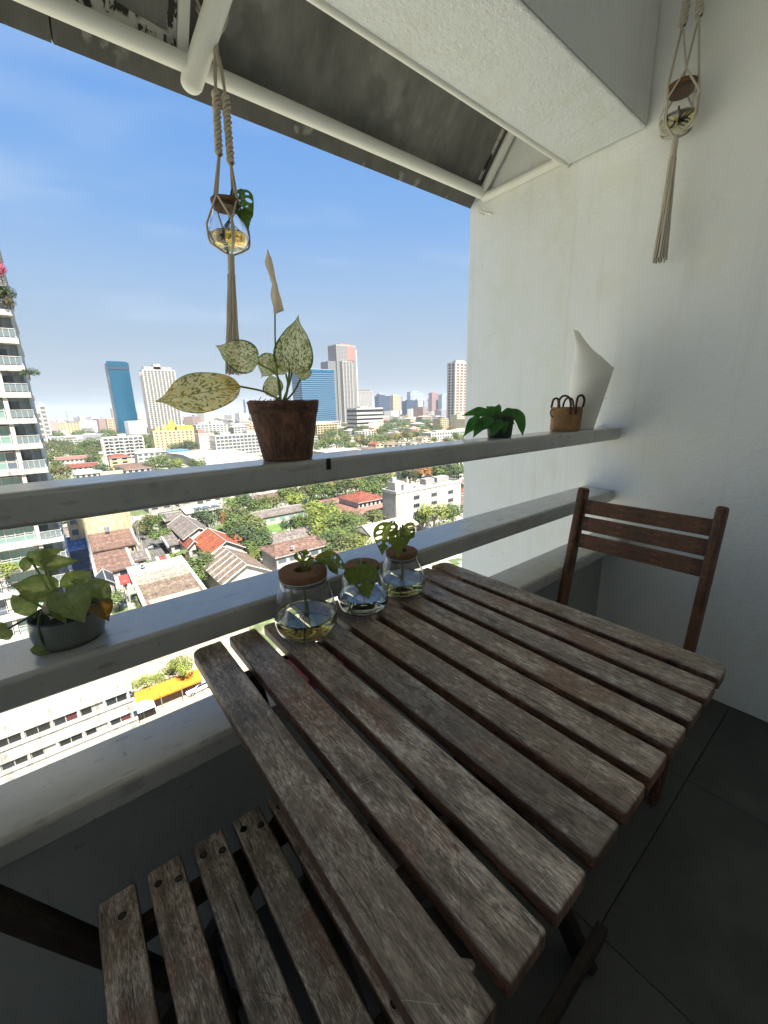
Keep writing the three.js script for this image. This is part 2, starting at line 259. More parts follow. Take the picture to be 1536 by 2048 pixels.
// sloping canopy over the opening: dark slab on white painted tubes
{
  const t = thing('canopy', 'sloping dark concrete canopy carried on white painted tubes', 'canopy');
  { const a = 0.0135; t.rotation.z = a; t.position.set(1.85 - (1.85 * Math.cos(a) - 2.14 * Math.sin(a)), 2.14 - (1.85 * Math.sin(a) + 2.14 * Math.cos(a)), 0); }
  const S = 1.1, yAt = (z) => 2.14 + S * (z + 1.485), n = V(0, 1, -S).normalize();
  const slabAt = (x1, x2, zA, zB, off, th) => { // slab parallel to the slope between z = zA (low) and zB (high); off = distance of its lower face above the slope
    const q = (x, z, o) => { const p = V(x, yAt(z), z).addScaledVector(n, o); return [p.x, p.y, p.z]; };
    return poly([q(x1, zA, off), q(x2, zA, off), q(x2, zB, off), q(x1, zB, off), q(x1, zA, off + th), q(x2, zA, off + th), q(x2, zB, off + th), q(x1, zB, off + th)], [[0, 1, 2, 3], [7, 6, 5, 4], [0, 4, 5, 1], [1, 5, 6, 2], [2, 6, 7, 3], [3, 7, 4, 0]]);
  };
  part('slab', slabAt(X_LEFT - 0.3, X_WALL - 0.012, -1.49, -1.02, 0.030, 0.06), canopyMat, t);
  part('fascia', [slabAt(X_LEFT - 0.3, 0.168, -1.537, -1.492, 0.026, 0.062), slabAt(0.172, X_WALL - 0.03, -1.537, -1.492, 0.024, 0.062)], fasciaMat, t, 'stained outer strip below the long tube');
  const pipe = part('tube', cyl(V(X_LEFT - 0.25, 2.14, -1.485), V(X_WALL - 0.004, 2.14, -1.485), 0.023, 0.023, 20), whitePipe, t, 'long outer tube');
  const rafter = (x, r, z0, z1, o, skew = 0) => cyl(V(x, yAt(z0), z0).addScaledVector(n, o), V(x + skew * (z1 - z0), yAt(z1), z1).addScaledVector(n, o), r, r, 24);
  part('rafter', [rafter(0.495, 0.030, -1.510, -1.02, -0.012, 0.45).toNonIndexed(), (() => { const p = V(0.495, yAt(-1.510), -1.510).addScaledVector(n, -0.012), g = new THREE.SphereGeometry(0.0298, 20, 14); g.scale(1, 0.8, 0.8); g.translate(p.x, p.y, p.z); return g; })()], whitePipe, t, 'thick sloping tube that the jar hanger is tied to');
  part('rafter', rafter(X_WALL - 0.03, 0.019, -1.485, -1.05, 0.0), whitePipe, t, 'thin sloping tube in the corner');
  part('wall_tube', cyl(V(X_WALL - 0.017, 2.122, -1.485), V(X_WALL - 0.017, 2.122, -1.05), 0.02, 0.02, 16), whitePipe, t, 'tube along the side wall');
  part('flange', slabAt(0.462, 0.490, -1.478, -1.02, 0.012, 0.012), whitePipe, t);
  const smear = (along, a0, a1, w, seed, fixed) => {  // old white paint left on the slab beside the tubes, with a ragged edge
    const N = 90, pts = [], q = (x, z) => { const p = V(x, yAt(z), z).addScaledVector(n, 0.0285); return [p.x, p.y, p.z]; }, pos = [];
    for (let i = 0; i <= N; i++) { const s = lerp(a0, a1, i / N), e = w * (0.55 + 0.9 * fbm(s * 26, seed, 4, seed)), b = fixed + (along === 'x' ? 0 : 0); pts.push(along === 'x' ? [q(s, b), q(s, b + e * 0.55), q(s, b + e)] : [q(b, s), q(b - e * 0.55, s), q(b - e, s)]); }
    for (let i = 0; i < N; i++) for (let k = 0; k < 2; k++) { const A = pts[i][k], B = pts[i + 1][k], C = pts[i + 1][k + 1], D = pts[i][k + 1]; pos.push(...A, ...B, ...C, ...A, ...C, ...D); }
    const g = new THREE.BufferGeometry(); g.setAttribute('position', new THREE.Float32BufferAttribute(pos, 3)); g.computeVertexNormals(); return metric(g);
  };
  part('paint_smear', smear('x', X_LEFT, 0.46, 0.036, 5, -1.488), peelMat, t, 'flaking white paint along the long tube');
  part('paint_smear', smear('z', -1.47, -1.03, 0.022, 7, 0.462), peelMat, t, 'flaking white paint beside the thick sloping tube');
  part('paint_smear', smear('z', -1.46, -1.05, 0.020, 9, X_WALL - 0.048), peelMat, t, 'flaking white paint in the corner');
  part('wire', [tube([V(1.82, 2.10, -1.50), V(1.825, 2.075, -1.495), V(1.845, 2.06, -1.47), V(1.849, 2.045, -1.44)], 0.004, 12, 6), tube([V(1.83, 2.10, -1.515), V(1.835, 2.07, -1.51), V(1.849, 2.055, -1.49)], 0.003, 10, 6)], whitePipe, t, 'loose cable ends in the corner');
}
// ---------------------------------------------------------------- table and chairs
function slatGeo(w, h, len, seed, opt = {}) {      // a slat along z, top at y = 0, its start at z = 0
  const r = rng(seed), g = rbox(w, h, len, opt.r ?? 0.0045, 0, -h / 2, len / 2, 3), p = g.attributes.position, n = g.attributes.normal, uv = g.attributes.uv, ou = opt.u ?? r() * 3, ov = opt.v ?? 0.0688 * (Math.floor(r() * 10) + 0.5);
  for (let i = 0; i < p.count; i++) {
    const side = Math.abs(n.getX(i)) > 0.75;
    uv.setXY(i, p.getZ(i) + ou, (side ? p.getY(i) * 1.0 + 0.4 : p.getX(i)) + ov);
    p.setY(i, p.getY(i) + 0.0012 * Math.sin(p.getZ(i) * 5 + seed)); p.setX(i, p.getX(i) + 0.0008 * Math.sin(p.getZ(i) * 7 + seed * 2));
  }
  const k = 0.84 + 0.26 * r(), warm = r() * 0.08, e = opt.edge ?? 1;
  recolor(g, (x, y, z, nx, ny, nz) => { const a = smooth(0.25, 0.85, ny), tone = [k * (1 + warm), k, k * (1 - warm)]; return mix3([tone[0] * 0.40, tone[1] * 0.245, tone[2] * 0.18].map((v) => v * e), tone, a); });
  return g;
}
function roundCorner(g, side, len, far) {           // rounds the outer corner of an end slat
  const p = g.attributes.position, R = 0.032; g.computeBoundingBox(); const b = g.boundingBox, w = b.max.x - b.min.x;
  for (let i = 0; i < p.count; i++) {
    const dx = side > 0 ? b.max.x - p.getX(i) : p.getX(i) - b.min.x;
    for (const end of far) { const dz = end ? len - p.getZ(i) : p.getZ(i); const cut = R - Math.sqrt(Math.max(0, R * R - (R - Math.min(R, dx)) ** 2)); if (dz < R) { const k = cut * (1 - dz / R); p.setZ(i, p.getZ(i) + (end ? -k : k)); } }
  }
  g.computeVertexNormals(); return g;
}
const TX = 0.1273, TZ = -0.7435, TW = 0.6726, TL = 0.6327, TY = 0.72, TP = 0.0688, SW = TW - 9 * TP;
{
  const t = thing('slatted_table', 'weathered wooden folding table of ten worn slats', 'table', V(TX, 0, TZ));
  for (let i = 0; i < 10; i++) {
    let g;
    if (i === 0 || i === 9) {                        // end slats: rounded outer corners cut from an outline
      const R = i ? 0.022 : 0.018, w = SW, s = new THREE.Shape(), L = TL, m = i === 0 ? 1 : -1;
      const P = (x, z) => [m * (x - w / 2), z];
      s.moveTo(...P(R, 0)); s.lineTo(...P(w, 0)); s.lineTo(...P(w, L)); s.lineTo(...P(R, L));
      for (let k = 1; k <= 8; k++) { const a = Math.PI / 2 * k / 8; s.lineTo(...P(R - R * Math.sin(a), L - R + R * Math.cos(a))); }
      for (let k = 0; k <= 8; k++) { const a = Math.PI / 2 * k / 8; s.lineTo(...P(R - R * Math.cos(a), R - R * Math.sin(a))); }
      g = new THREE.ExtrudeGeometry(s, { depth: 0.014, bevelEnabled: true, bevelThickness: 0.004, bevelSize: 0.0035, bevelOffset: -0.0035, bevelSegments: 3, curveSegments: 8 });
      g.rotateX(Math.PI / 2); g.translate(0, -0.004, 0); g = metric(g.index ? g.toNonIndexed() : g);
      const uv = g.attributes.uv, p = g.attributes.position; for (let k = 0; k < p.count; k++) uv.setXY(k, p.getZ(k) + 0.1 * i, p.getX(k) + TP * (i + 0.5));
      const kk = i ? 0.98 : 0.86;
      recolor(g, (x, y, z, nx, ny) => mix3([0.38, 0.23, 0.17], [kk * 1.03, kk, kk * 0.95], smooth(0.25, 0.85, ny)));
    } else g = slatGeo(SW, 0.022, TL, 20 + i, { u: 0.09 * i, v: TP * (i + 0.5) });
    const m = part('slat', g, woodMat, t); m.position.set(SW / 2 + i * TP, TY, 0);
  }
  const yr = TY - 0.0245;
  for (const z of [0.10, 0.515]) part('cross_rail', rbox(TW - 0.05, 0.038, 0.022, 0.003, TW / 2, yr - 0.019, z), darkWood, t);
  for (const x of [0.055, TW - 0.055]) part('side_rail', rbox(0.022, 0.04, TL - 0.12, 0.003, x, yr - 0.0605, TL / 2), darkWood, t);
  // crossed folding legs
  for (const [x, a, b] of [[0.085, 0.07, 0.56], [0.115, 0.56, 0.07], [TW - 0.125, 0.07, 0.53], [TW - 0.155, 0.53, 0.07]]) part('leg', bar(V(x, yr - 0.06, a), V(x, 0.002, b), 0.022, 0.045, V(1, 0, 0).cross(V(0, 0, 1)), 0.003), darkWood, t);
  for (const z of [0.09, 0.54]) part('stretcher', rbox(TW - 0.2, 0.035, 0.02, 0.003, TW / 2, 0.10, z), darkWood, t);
}
// pink printed box lying on the table's frame, seen in the gaps between the slats
{
  const W = 1024, H = 512, cv = document.createElement('canvas'); cv.width = W; cv.height = H; const c = cv.getContext('2d');
  c.fillStyle = '#d3607f'; c.fillRect(0, 0, W, H);
  c.fillStyle = '#e0809c'; c.fillRect(0, 60, W, 66);
  const t = thing('pink_box', 'flat pink printed box under the table slats below the glass jars', 'box', V(0.314, 0.6855, -0.594));
  c.fillStyle = '#f3e9ea'; c.textBaseline = 'middle'; c.textAlign = 'center';
  const line = (txt, cx, size, y) => { c.font = `bold ${size}px sans-serif`; c.fillText(txt, cx, y); };
  c.save(); c.scale(2.3, 1); line('Seduo', 185, 50, 92); line('ML', 360, 34, 92); c.restore();
  c.fillStyle = '#e9e4e4'; c.fillRect(40, 318, 620, 70); c.fillStyle = '#3c3539'; c.save(); c.scale(2.6, 1); line('VSEI', 135, 56, 353); c.restore(); c.fillStyle = '#d8a0b2'; c.fillRect(690, 318, 300, 70);
  const map = new THREE.CanvasTexture(cv); map.colorSpace = THREE.SRGBColorSpace;
  part('body', rbox(0.145, 0.022, 0.082, 0.002, 0, 0, 0), mat(0xc9507a, 0.6), t);
  const g = new THREE.PlaneGeometry(0.082, 0.143); g.rotateX(-Math.PI / 2); g.rotateY(-Math.PI / 2);
  const top = new THREE.PlaneGeometry(1, 1), P = top.attributes.position, U = top.attributes.uv;  // u runs along +z, lines are stacked along x
  for (let i = 0; i < 4; i++) { const u = U.getX(i), v = U.getY(i); P.setXYZ(i, lerp(0.072, -0.072, v), 0.0113, lerp(-0.040, 0.040, u)); }
  top.index.array.set([0, 2, 1, 2, 3, 1]); top.computeVertexNormals(); if (top.attributes.normal.getY(0) < 0) { top.index.array.set([0, 1, 2, 2, 1, 3]); top.computeVertexNormals(); }
  part('print', top, mat(0xffffff, 0.5, { map, side: DS }), t);
}
// folding chairs: posts lean back and run down to the front feet, rear legs cross them
function chair(label, o) {
  const t = thing('folding_chair', label, 'chair', V(o.x, 0, o.z)), sh = o.shift ?? 0;  // origin: middle of the seat's rear edge on the floor; the chair looks to +x in its own axes
  const w = o.w, seatY = 0.45, H = o.h, top = V(-o.lean * (H - seatY) + sh, H, 0), foot = V(o.lean * seatY * 0.9 + sh, 0.003, 0), m = o.wood;
  const P = (v, z) => V(v.x, v.y, z);
  const dir = top.clone().sub(foot).normalize(), nrm = V(dir.y, -dir.x, 0);
  for (const s of [-1, 1]) {
    const post = part('post', bar(P(foot, s * w / 2), P(top, s * w / 2), 0.024, o.post ?? 0.048, nrm, 0.009), m, t);
    part('leg', bar(V(0.30, seatY - 0.04, s * (w / 2 - 0.03)), V(-0.10, 0.003, s * (w / 2 - 0.03)), 0.02, 0.042, V(0.75, 0.65, 0), 0.004), m, t);
  }
  // back slats
  for (const k of o.backs ?? []) { const c = foot.clone().lerp(top, k); part('back_slat', bar(P(c, -w / 2 + 0.012), P(c, w / 2 - 0.012), 0.014, 0.047, dir, 0.003), m, t); }
  for (const s of [-1, 1]) part('seat_rail', rbox(0.32, 0.034, 0.02, 0.003, 0.20, seatY - 0.041, s * (w / 2 - 0.055)), darkWood, t);
  part('stretcher', cyl(V(0.15, 0.18, -w / 2), V(0.15, 0.18, w / 2), 0.008), m, t);
  const n = o.slats, L = w - 0.02;
  for (let i = 0; i < n; i++) {
    const sl = part('seat_slat', slatGeo(0.0495, 0.018, L, 70 + i + o.seed, { edge: 0.9 }), o.seatMat ?? woodMat, t); sl.position.set(o.first + i * 0.0653, seatY, -L / 2);
    for (const s of [-1, 1]) for (const k of i || s > 0 ? [-0.013, 0.013] : [0.004]) {
      const sc = new THREE.CylinderGeometry(0.0038, 0.0038, 0.0016, 14), hole = new THREE.TorusGeometry(0.0045, 0.0011, 6, 16); hole.rotateX(Math.PI / 2);
      sc.translate(0, 0.0003, 0); const b = box(0.0052, 0.0012, 0.0012, 0, 0.0008, 0), b2 = box(0.0012, 0.0013, 0.0052, 0, 0.0008, 0);
      const zz = s > 0 ? L - 0.028 - 0.012 * (k > 0 ? 0 : 1) : 0.028 + 0.012 * (k > 0 ? 1 : 0);
      const gs = merge([sc, b, b2].map((g) => { g.deleteAttribute('uv'); return g; })); gs.translate(k, 0.0006, zz); part('screw', gs, screwMat, sl);
      hole.translate(k, 0.0004, zz); part('screw_hole', hole, blackMat, sl);
    }
  }
  return t;
}
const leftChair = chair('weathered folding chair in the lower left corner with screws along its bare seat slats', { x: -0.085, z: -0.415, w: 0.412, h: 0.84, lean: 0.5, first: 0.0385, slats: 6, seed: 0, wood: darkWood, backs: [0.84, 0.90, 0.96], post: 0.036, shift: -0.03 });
const rightChair = chair('brown folding chair with three back slats at the far side of the table', { x: 1.275, z: -0.4525, w: 0.372, h: 0.866, lean: 0.21, first: 0.03, slats: 5, seed: 30, wood: brownWood, backs: [0.80, 0.866, 0.93] });
rightChair.rotation.y = Math.PI;
// ---------------------------------------------------------------- leaves, stems, jars
const toEye = (p) => EYE.clone().sub(p).normalize();
function leafGeo(L, W, o = {}) {                   // base at the origin, tip at (L, 0, 0), upper face towards +y
  const nu = o.nu ?? 22, nv = 8, pos = [], uv = [], idx = [], pw = o.pw ?? 0.72, tipK = o.tip ?? 5, ph = o.phase ?? 0;
  for (let i = 0; i <= nu; i++) for (let j = 0; j <= nv; j++) {
    const t = i / nu, s = j / nv * 2 - 1;
    let w = Math.pow(Math.sin(Math.PI * Math.pow(t, pw)), o.full ?? 0.85) * (1 - 0.55 * Math.pow(t, tipK));
    w *= 1 - 0.5 * smooth(0.72, 0.97, t) * (1 - smooth(0.97, 1, t)) * (o.heart ? 0.6 : 1); if (i === 0) w = o.heart ? 0.35 : 0.02; if (i === nu) w = 0;
    const wave = (o.wave ?? 0.03) * L * Math.sin(t * 11 + ph + s * 1.5) * s * s;
    const fold = (o.fold ?? 0.12) * W * Math.abs(s) * w;
    const lobe = o.heart ? -L * 0.13 * Math.pow(Math.abs(s), 1.5) * (1 - smooth(0, 0.28, t)) : 0;
    const curl = o.curl ? o.curl * s : 0;
    let y = (o.arch ?? 0.08) * L * Math.sin(Math.PI * t) + fold + wave, z = s * w * W / 2;
    if (curl) { const rr = W / 2 / o.curl; const a = s * w * o.curl; z = rr * Math.sin(a); y = (o.arch ?? 0.08) * L * Math.sin(Math.PI * t) + rr * (1 - Math.cos(a)); }
    pos.push(t * L + lobe, y, z + (o.sway ?? 0) * L * Math.sin(Math.PI * t)); uv.push(t, s / 2 + 0.5);
  }
  for (let i = 0; i < nu; i++) for (let j = 0; j < nv; j++) { const a = i * (nv + 1) + j, b = a + nv + 1; idx.push(a, b, a + 1, b, b + 1, a + 1); }
  const g = new THREE.BufferGeometry(); g.setAttribute('position', new THREE.Float32BufferAttribute(pos, 3)); g.setAttribute('uv', new THREE.Float32BufferAttribute(uv, 2)); g.setIndex(idx); g.computeVertexNormals(); return g;
}
function orient(g, base, tip, up) { const X = tip.clone().sub(base).normalize(), Z = X.clone().cross(up).normalize(), Y = Z.clone().cross(X); g.applyMatrix4(new THREE.Matrix4().makeBasis(X, Y, Z).setPosition(base)); return g; }
function leaf(parent, base, tip, W, up, m, o = {}) { return part('leaf', orient(leafGeo(base.distanceTo(tip), W, o), base, tip, up), m, parent, o.label); }
function holedLeafGeo(L, W, o = {}) {              // a leaf with oval holes, as swiss cheese vines have
  const s = new THREE.Shape(), N = 26, edge = (t, k) => k * W / 2 * Math.pow(Math.sin(Math.PI * Math.pow(t, 0.66)), 0.8) * (1 - 0.45 * t ** 4) * (k > 0 ? 1 : o.lop ?? 0.85);
  s.moveTo(0, 0); for (let i = 1; i < N; i++) s.lineTo(L * i / N, edge(i / N, 1)); s.lineTo(L, 0); for (let i = N - 1; i > 0; i--) s.lineTo(L * i / N, edge(i / N, -1)); s.closePath();
  for (const k of [1, -1]) for (const [t, f, a, b] of o.holes ?? [[0.24, 0.52, 0.06, 0.085], [0.40, 0.55, 0.065, 0.125], [0.57, 0.55, 0.065, 0.13], [0.72, 0.52, 0.05, 0.10]]) {
    const h = new THREE.Path(), cx = L * t, cy = edge(t, k) * f; h.absellipse(cx, cy, L * a * 0.72, W * b, 0, Math.PI * 2, true, -k * 0.75); s.holes.push(h);
  }
  let g = new THREE.ShapeGeometry(s, 10); g = new TessellateModifier(L / 14, 4).modify(g.toNonIndexed());
  const p = g.attributes.position, uv = [];
  for (let i = 0; i < p.count; i++) { const x = p.getX(i), y = p.getY(i), t = x / L, v = y / W + 0.5; uv.push(t, clamp(v)); p.setXYZ(i, x, (o.arch ?? 0.1) * L * Math.sin(Math.PI * t) + (o.fold ?? 0.15) * Math.abs(y) + 0.02 * L * Math.sin(t * 9 + y * 60), y); }
  g.setAttribute('uv', new THREE.Float32BufferAttribute(uv, 2)); g.computeVertexNormals(); return g;
}
function holed(parent, base, tip, W, up, m, o = {}) { return part('leaf', orient(holedLeafGeo(base.distanceTo(tip), W, o), base, tip, up), m, parent, o.label); }
function lathe(profile, seg = 48) { return new THREE.LatheGeometry(profile.map((p) => new THREE.Vector2(...p)), seg); }
function spline(profile, n) { const c = new THREE.SplineCurve(profile.map((p) => new THREE.Vector2(...p))); return c.getPoints(n).map((p) => [Math.max(0, p.x), p.y]); }

// ---------------------------------------------------------------- brown pot with the variegated plant, on the top bar
{
  const RY = 1.0428, c = V(0.377, RY, -0.802), t = thing('potted_plant', 'speckled pale-leaved plant in a brown fibre pot on the top bar', 'potted plant', c);
  const D = at(574, 860, 1), dep = 0.862;
  const L = (p) => p.clone().sub(c), A = (x, y, d = dep) => L(at(x, y, d));
  const pot = part('pot', lathe([[0, 0], [0.048, 0], [0.051, 0.003], [0.0555, 0.03], [0.0615, 0.062], [0.0665, 0.092], [0.0685, 0.094], [0.071, 0.112], [0.072, 0.1165], [0.070, 0.118], [0.067, 0.117], [0.0645, 0.098], [0.0635, 0.094], [0.05, 0.01]], 56), fibreMat, t);
  { const p = pot.geometry.attributes.position; for (let i = 0; i < p.count; i++) { const a = Math.atan2(p.getZ(i), p.getX(i)), k = 1 + 0.012 * (fbm(a * 3 + 9, p.getY(i) * 40, 3, 7) - 0.5), lift = p.getY(i) > 0.1 ? 0.004 * (fbm(Math.cos(a) * 3 + 4, Math.sin(a) * 3 + 4, 3, 8) - 0.5) : 0; p.setXYZ(i, p.getX(i) * k, p.getY(i) + lift, p.getZ(i) * k); } pot.geometry.computeVertexNormals(); }
  const so = new THREE.CircleGeometry(0.0635, 32, 0, Math.PI * 2); so.rotateX(-Math.PI / 2); so.translate(0, 0.110, 0);
  { const p = so.attributes.position; for (let i = 0; i < p.count; i++) p.setY(i, p.getY(i) + 0.006 * fbm(p.getX(i) * 80 + 5, p.getZ(i) * 80, 2, 4)); }
  const soil = part('soil', so, soilMat, pot);
  { const r = rng(12), gs = []; for (let i = 0; i < 26; i++) { const a = r() * 6.28, q = 0.015 + 0.045 * r(); gs.push(tube([V(q * Math.cos(a), 0.112, q * Math.sin(a)), V(q * Math.cos(a) + 0.006 * (r() - 0.5), 0.118 + 0.005 * r(), q * Math.sin(a)), V(q * Math.cos(a) + 0.014 * (r() - 0.5), 0.116 + 0.01 * r(), q * Math.sin(a) + 0.01 * (r() - 0.5))], 0.0007, 5, 4)); } part('bark_chips', gs, mat(0x2a1d14, 1), pot, null, 'stuff'); }
  const root = (k) => V(0.006 * Math.cos(k * 2.4) - 0.002, 0.112, 0.006 * Math.sin(k * 2.4));
  const stalk = (k, end, mid, r = 0.0021) => part('stem', tube([root(k), mid, end], r, 22, 7), stemMat, t);
  const eyeUp = (p, tilt = V(0, 0, 0)) => toEye(p.clone().add(c)).add(tilt);
  let b = A(481, 773, 0.842), tip = A(309, 803, 0.80); stalk(0, b, A(530, 784, 0.85)); leaf(t, b, tip, 0.079, eyeUp(b, V(0, 0.2, 0)), lmYel, { pw: 0.86, full: 0.62, tip: 7, arch: 0.03, fold: 0.02, wave: 0.035, label: 'large yellowing speckled leaf drooping over the rail' });
  b = A(516, 727, 0.86); tip = A(430, 691, 0.85); stalk(1, b, A(553, 750, 0.86)); leaf(t, b, tip, 0.068, eyeUp(b, V(0, 0.1, 0)), lmVar, { pw: 0.62, full: 0.7, tip: 4, arch: 0.04, fold: 0.05, wave: 0.02, phase: 1 });
  b = A(583, 748, 0.87); tip = A(597, 629, 0.86); stalk(2, b, A(578, 770, 0.866)); leaf(t, b, tip, 0.086, eyeUp(b, V(0.1, 0, 0)), lmVar, { pw: 0.60, full: 0.72, tip: 3, arch: -0.03, fold: 0.05, wave: 0.02, label: 'upright speckled leaf with a green edge' });
  b = A(553, 712, 0.885); tip = A(522, 757, 0.90); stalk(3, b, A(575, 720, 0.88)); leaf(t, b, tip, 0.052, eyeUp(b, V(-0.9, 0.1, 0)), lmVar, { pw: 0.7, arch: 0.12, fold: 0.1 });
  b = A(560, 775, 0.875); tip = A(531, 752, 0.88); leaf(t, A(552, 795, 0.87), A(541, 747, 0.875), 0.045, eyeUp(b, V(-0.3, 0.2, 0)), lmVar, { pw: 0.75, arch: 0.03 }); stalk(4, A(552, 795, 0.87), A(558, 796, 0.868), 0.0016);
  b = A(572, 748, 0.89); tip = A(532, 722, 0.90); leaf(t, b, tip, 0.035, eyeUp(b, V(0, 0.4, 0)), lmVar, { arch: 0.05, phase: 2 }); stalk(5, b, A(576, 772, 0.876));
  b = A(600, 760, 0.90); tip = A(618, 732, 0.93); leaf(t, b, tip, 0.035, eyeUp(b, V(0, 0.6, 0)), lmVar, { arch: 0.05, phase: 3 }); stalk(6, b, A(590, 780, 0.886));
  b = A(550, 606, 0.867); stalk(7, b, A(551, 700, 0.866), 0.0017);
  { // the rolled leaf: two ragged edges traced row by row up the blade, bulging where it is rolled
    const rows = [[547, 626, 552], [547, 621, 568], [546, 612, 566], [543, 600, 563], [541, 590, 560], [542, 580, 557], [544, 570, 555], [541, 560, 552], [538, 550, 550], [535, 541, 549], [531, 532, 547], [529, 524, 545], [531, 516, 543], [533, 508, 539], [534, 499, 535]], pos = [], uv = [], idx = [], K = 7, n = rows.length;
    rows.forEach(([x1, y, x2], i) => { for (let k = 0; k <= K; k++) { const u = k / K, a = A(lerp(x1, x2, u), y - 3 * Math.sin(u * 3.1) * (i < 3 ? -1 : 0.4), 0.866 - 0.007 * Math.sin(u * Math.PI) + 0.006 * Math.sin(i * 0.9) * (u - 0.5)); pos.push(a.x, a.y, a.z); uv.push(i / (n - 1), u); } });
    for (let i = 0; i < n - 1; i++) for (let k = 0; k < K; k++) { const a = i * (K + 1) + k, c2 = a + K + 1; idx.push(a, a + 1, c2, a + 1, c2 + 1, c2); }
    const g = new THREE.BufferGeometry(); g.setAttribute('position', new THREE.Float32BufferAttribute(pos, 3)); g.setAttribute('uv', new THREE.Float32BufferAttribute(uv, 2)); g.setIndex(idx); g.computeVertexNormals(); part('leaf', g, lmDry, t, 'rolled up dry pale brown leaf on a long stalk');
  }
}
// ---------------------------------------------------------------- trailing plant on the middle bar
{
  const RY = 0.7779, c = V(-0.036, RY, -0.818), t = thing('potted_plant', 'trailing green plant in a low frosted grey bowl on the middle bar', 'potted plant', c);
  const A = (x, y, d) => at(x, y, d).sub(c);
  const bowlMat = new THREE.MeshPhysicalMaterial({ color: 0x868b84, roughness: 0.3, transmission: 0.45, thickness: 0, side: DS });
  const pot = part('pot', lathe([[0, 0.001], [0.040, 0.001], [0.046, 0.003], [0.0495, 0.010], [0.0515, 0.022], [0.0515, 0.036], [0.050, 0.047], [0.049, 0.048], [0.0485, 0.046], [0.0495, 0.030], [0.045, 0.006], [0, 0.005]], 48), bowlMat, t);
  part('rim', (() => { const g = new THREE.TorusGeometry(0.049, 0.0016, 8, 48); g.rotateX(Math.PI / 2); g.translate(0, 0.0482, 0); return g; })(), mat(0x2b2d2b, 0.4), pot);
  part('foot_ring', (() => { const g = new THREE.TorusGeometry(0.0455, 0.0013, 8, 48); g.rotateX(Math.PI / 2); g.translate(0, 0.0016, 0); return g; })(), mat(0x2b2d2b, 0.4), pot);
  const so = new THREE.CircleGeometry(0.048, 28); so.rotateX(-Math.PI / 2); so.translate(0, 0.040, 0); part('soil', so, soilMat, pot);
  const up = (p, k = V(0, 0, 0)) => toEye(p.clone().add(c)).add(k);
  const S = (e, m, r = 0.0018) => part('stem', tube([V(e.x * 0.2, 0.042, e.z * 0.2), m, e], r, 18, 6), stemMat, t);
  const list = [ // base px, tip px, depth base, depth tip, width m, up tilt, options
    [[104, 1182], [21, 1170], 0.66, 0.63, 0.052, V(0, 0.35, 0), { heart: 1, arch: 0.1, fold: 0.1, wave: 0.04, pw: 0.58, full: 0.6, tip: 3 }],
    [[38, 1190], [72, 1238], 0.66, 0.66, 0.040, V(-0.3, 0.2, 0), { heart: 1, arch: 0.08, fold: -0.15, pw: 0.6 }],
    [[92, 1128], [57, 1102], 0.70, 0.71, 0.036, V(0, 0.8, 0), { heart: 1, arch: 0.14, fold: 0.14, pw: 0.6 }],
    [[84, 1124], [127, 1098], 0.71, 0.73, 0.030, V(0, 0.9, 0), { heart: 1, arch: 0.16, fold: 0.2, pw: 0.6 }],
    [[86, 1131], [158, 1120], 0.69, 0.71, 0.036, V(0, 0.9, 0), { heart: 1, arch: -0.1, fold: 0.22, pw: 0.6 }],
    [[60, 1117], [46, 1146], 0.69, 0.69, 0.022, V(-0.5, 0.1, 0), { heart: 1, arch: 0.05, fold: 0.2, pw: 0.6 }],
    [[133, 1176], [184, 1142], 0.72, 0.76, 0.046, V(0, 0.35, 0), { heart: 1, arch: 0.1, fold: 0.08, pw: 0.6 }],
    [[131, 1186], [170, 1246], 0.63, 0.61, 0.062, V(0, 0.25, 0), { heart: 1, arch: 0.16, fold: 0.08, wave: 0.03, pw: 0.56, full: 0.6, label: 'broad green leaf over the front of the bowl' }],
    [[118, 1200], [134, 1250], 0.64, 0.62, 0.032, V(-0.4, 0.2, 0), { heart: 1, arch: 0.1, fold: 0.12, pw: 0.6, m: 'pale' }],
    [[176, 1164], [224, 1212], 0.70, 0.69, 0.044, V(0.3, 0.3, 0), { heart: 1, arch: 0.18, fold: -0.1, pw: 0.6 }],
    [[193, 1208], [219, 1243], 0.66, 0.645, 0.040, V(0.2, 0, 0), { heart: 1, arch: 0.1, fold: 0.16, pw: 0.6, m: 'yellow' }],
    [[98, 1300], [57, 1300], 0.645, 0.635, 0.032, V(0, 0.8, 0), { heart: 1, arch: 0.12, fold: 0.25, pw: 0.6 }],
    [[17, 1257], [-12, 1275], 0.62, 0.61, 0.036, V(0, 0.3, 0), { heart: 1, arch: 0.08, fold: 0.1, pw: 0.6 }],
    [[150, 1172], [172, 1158], 0.68, 0.68, 0.018, V(0, 0.6, 0.4), { arch: 0.1, fold: 0.5, pw: 0.7 }],
    [[180, 1186], [206, 1200], 0.70, 0.70, 0.030, V(0, 0.6, 0.2), { heart: 1, arch: 0.2, fold: 0.1, pw: 0.6, m: 'pale' }],
  ];
  const brown = lmYel.clone(); brown.color.set(0xb08a3a); const pale = lmGreen.clone(); pale.color.set(0xd8d2b8);
  for (const [b, e, d1, d2, w, k, o] of list) {
    const B = A(b[0], b[1], d1), E = A(e[0], e[1], d2); leaf(t, B, E, w * 0.9, up(B, k), o.m === 'yellow' ? brown : o.m === 'pale' ? pale : lmGreen, o);
    if (b[1] < 1240) S(B, V(B.x * 0.62, Math.max(0.05, B.y * 0.62 + 0.012), B.z * 0.6));
  }
  part('vine', tube([V(-0.03, 0.05, 0.03), A(88, 1215, 0.635), A(78, 1245, 0.632), A(82, 1275, 0.632), A(97, 1299, 0.645)], 0.0019, 30, 6), stemDark, t);
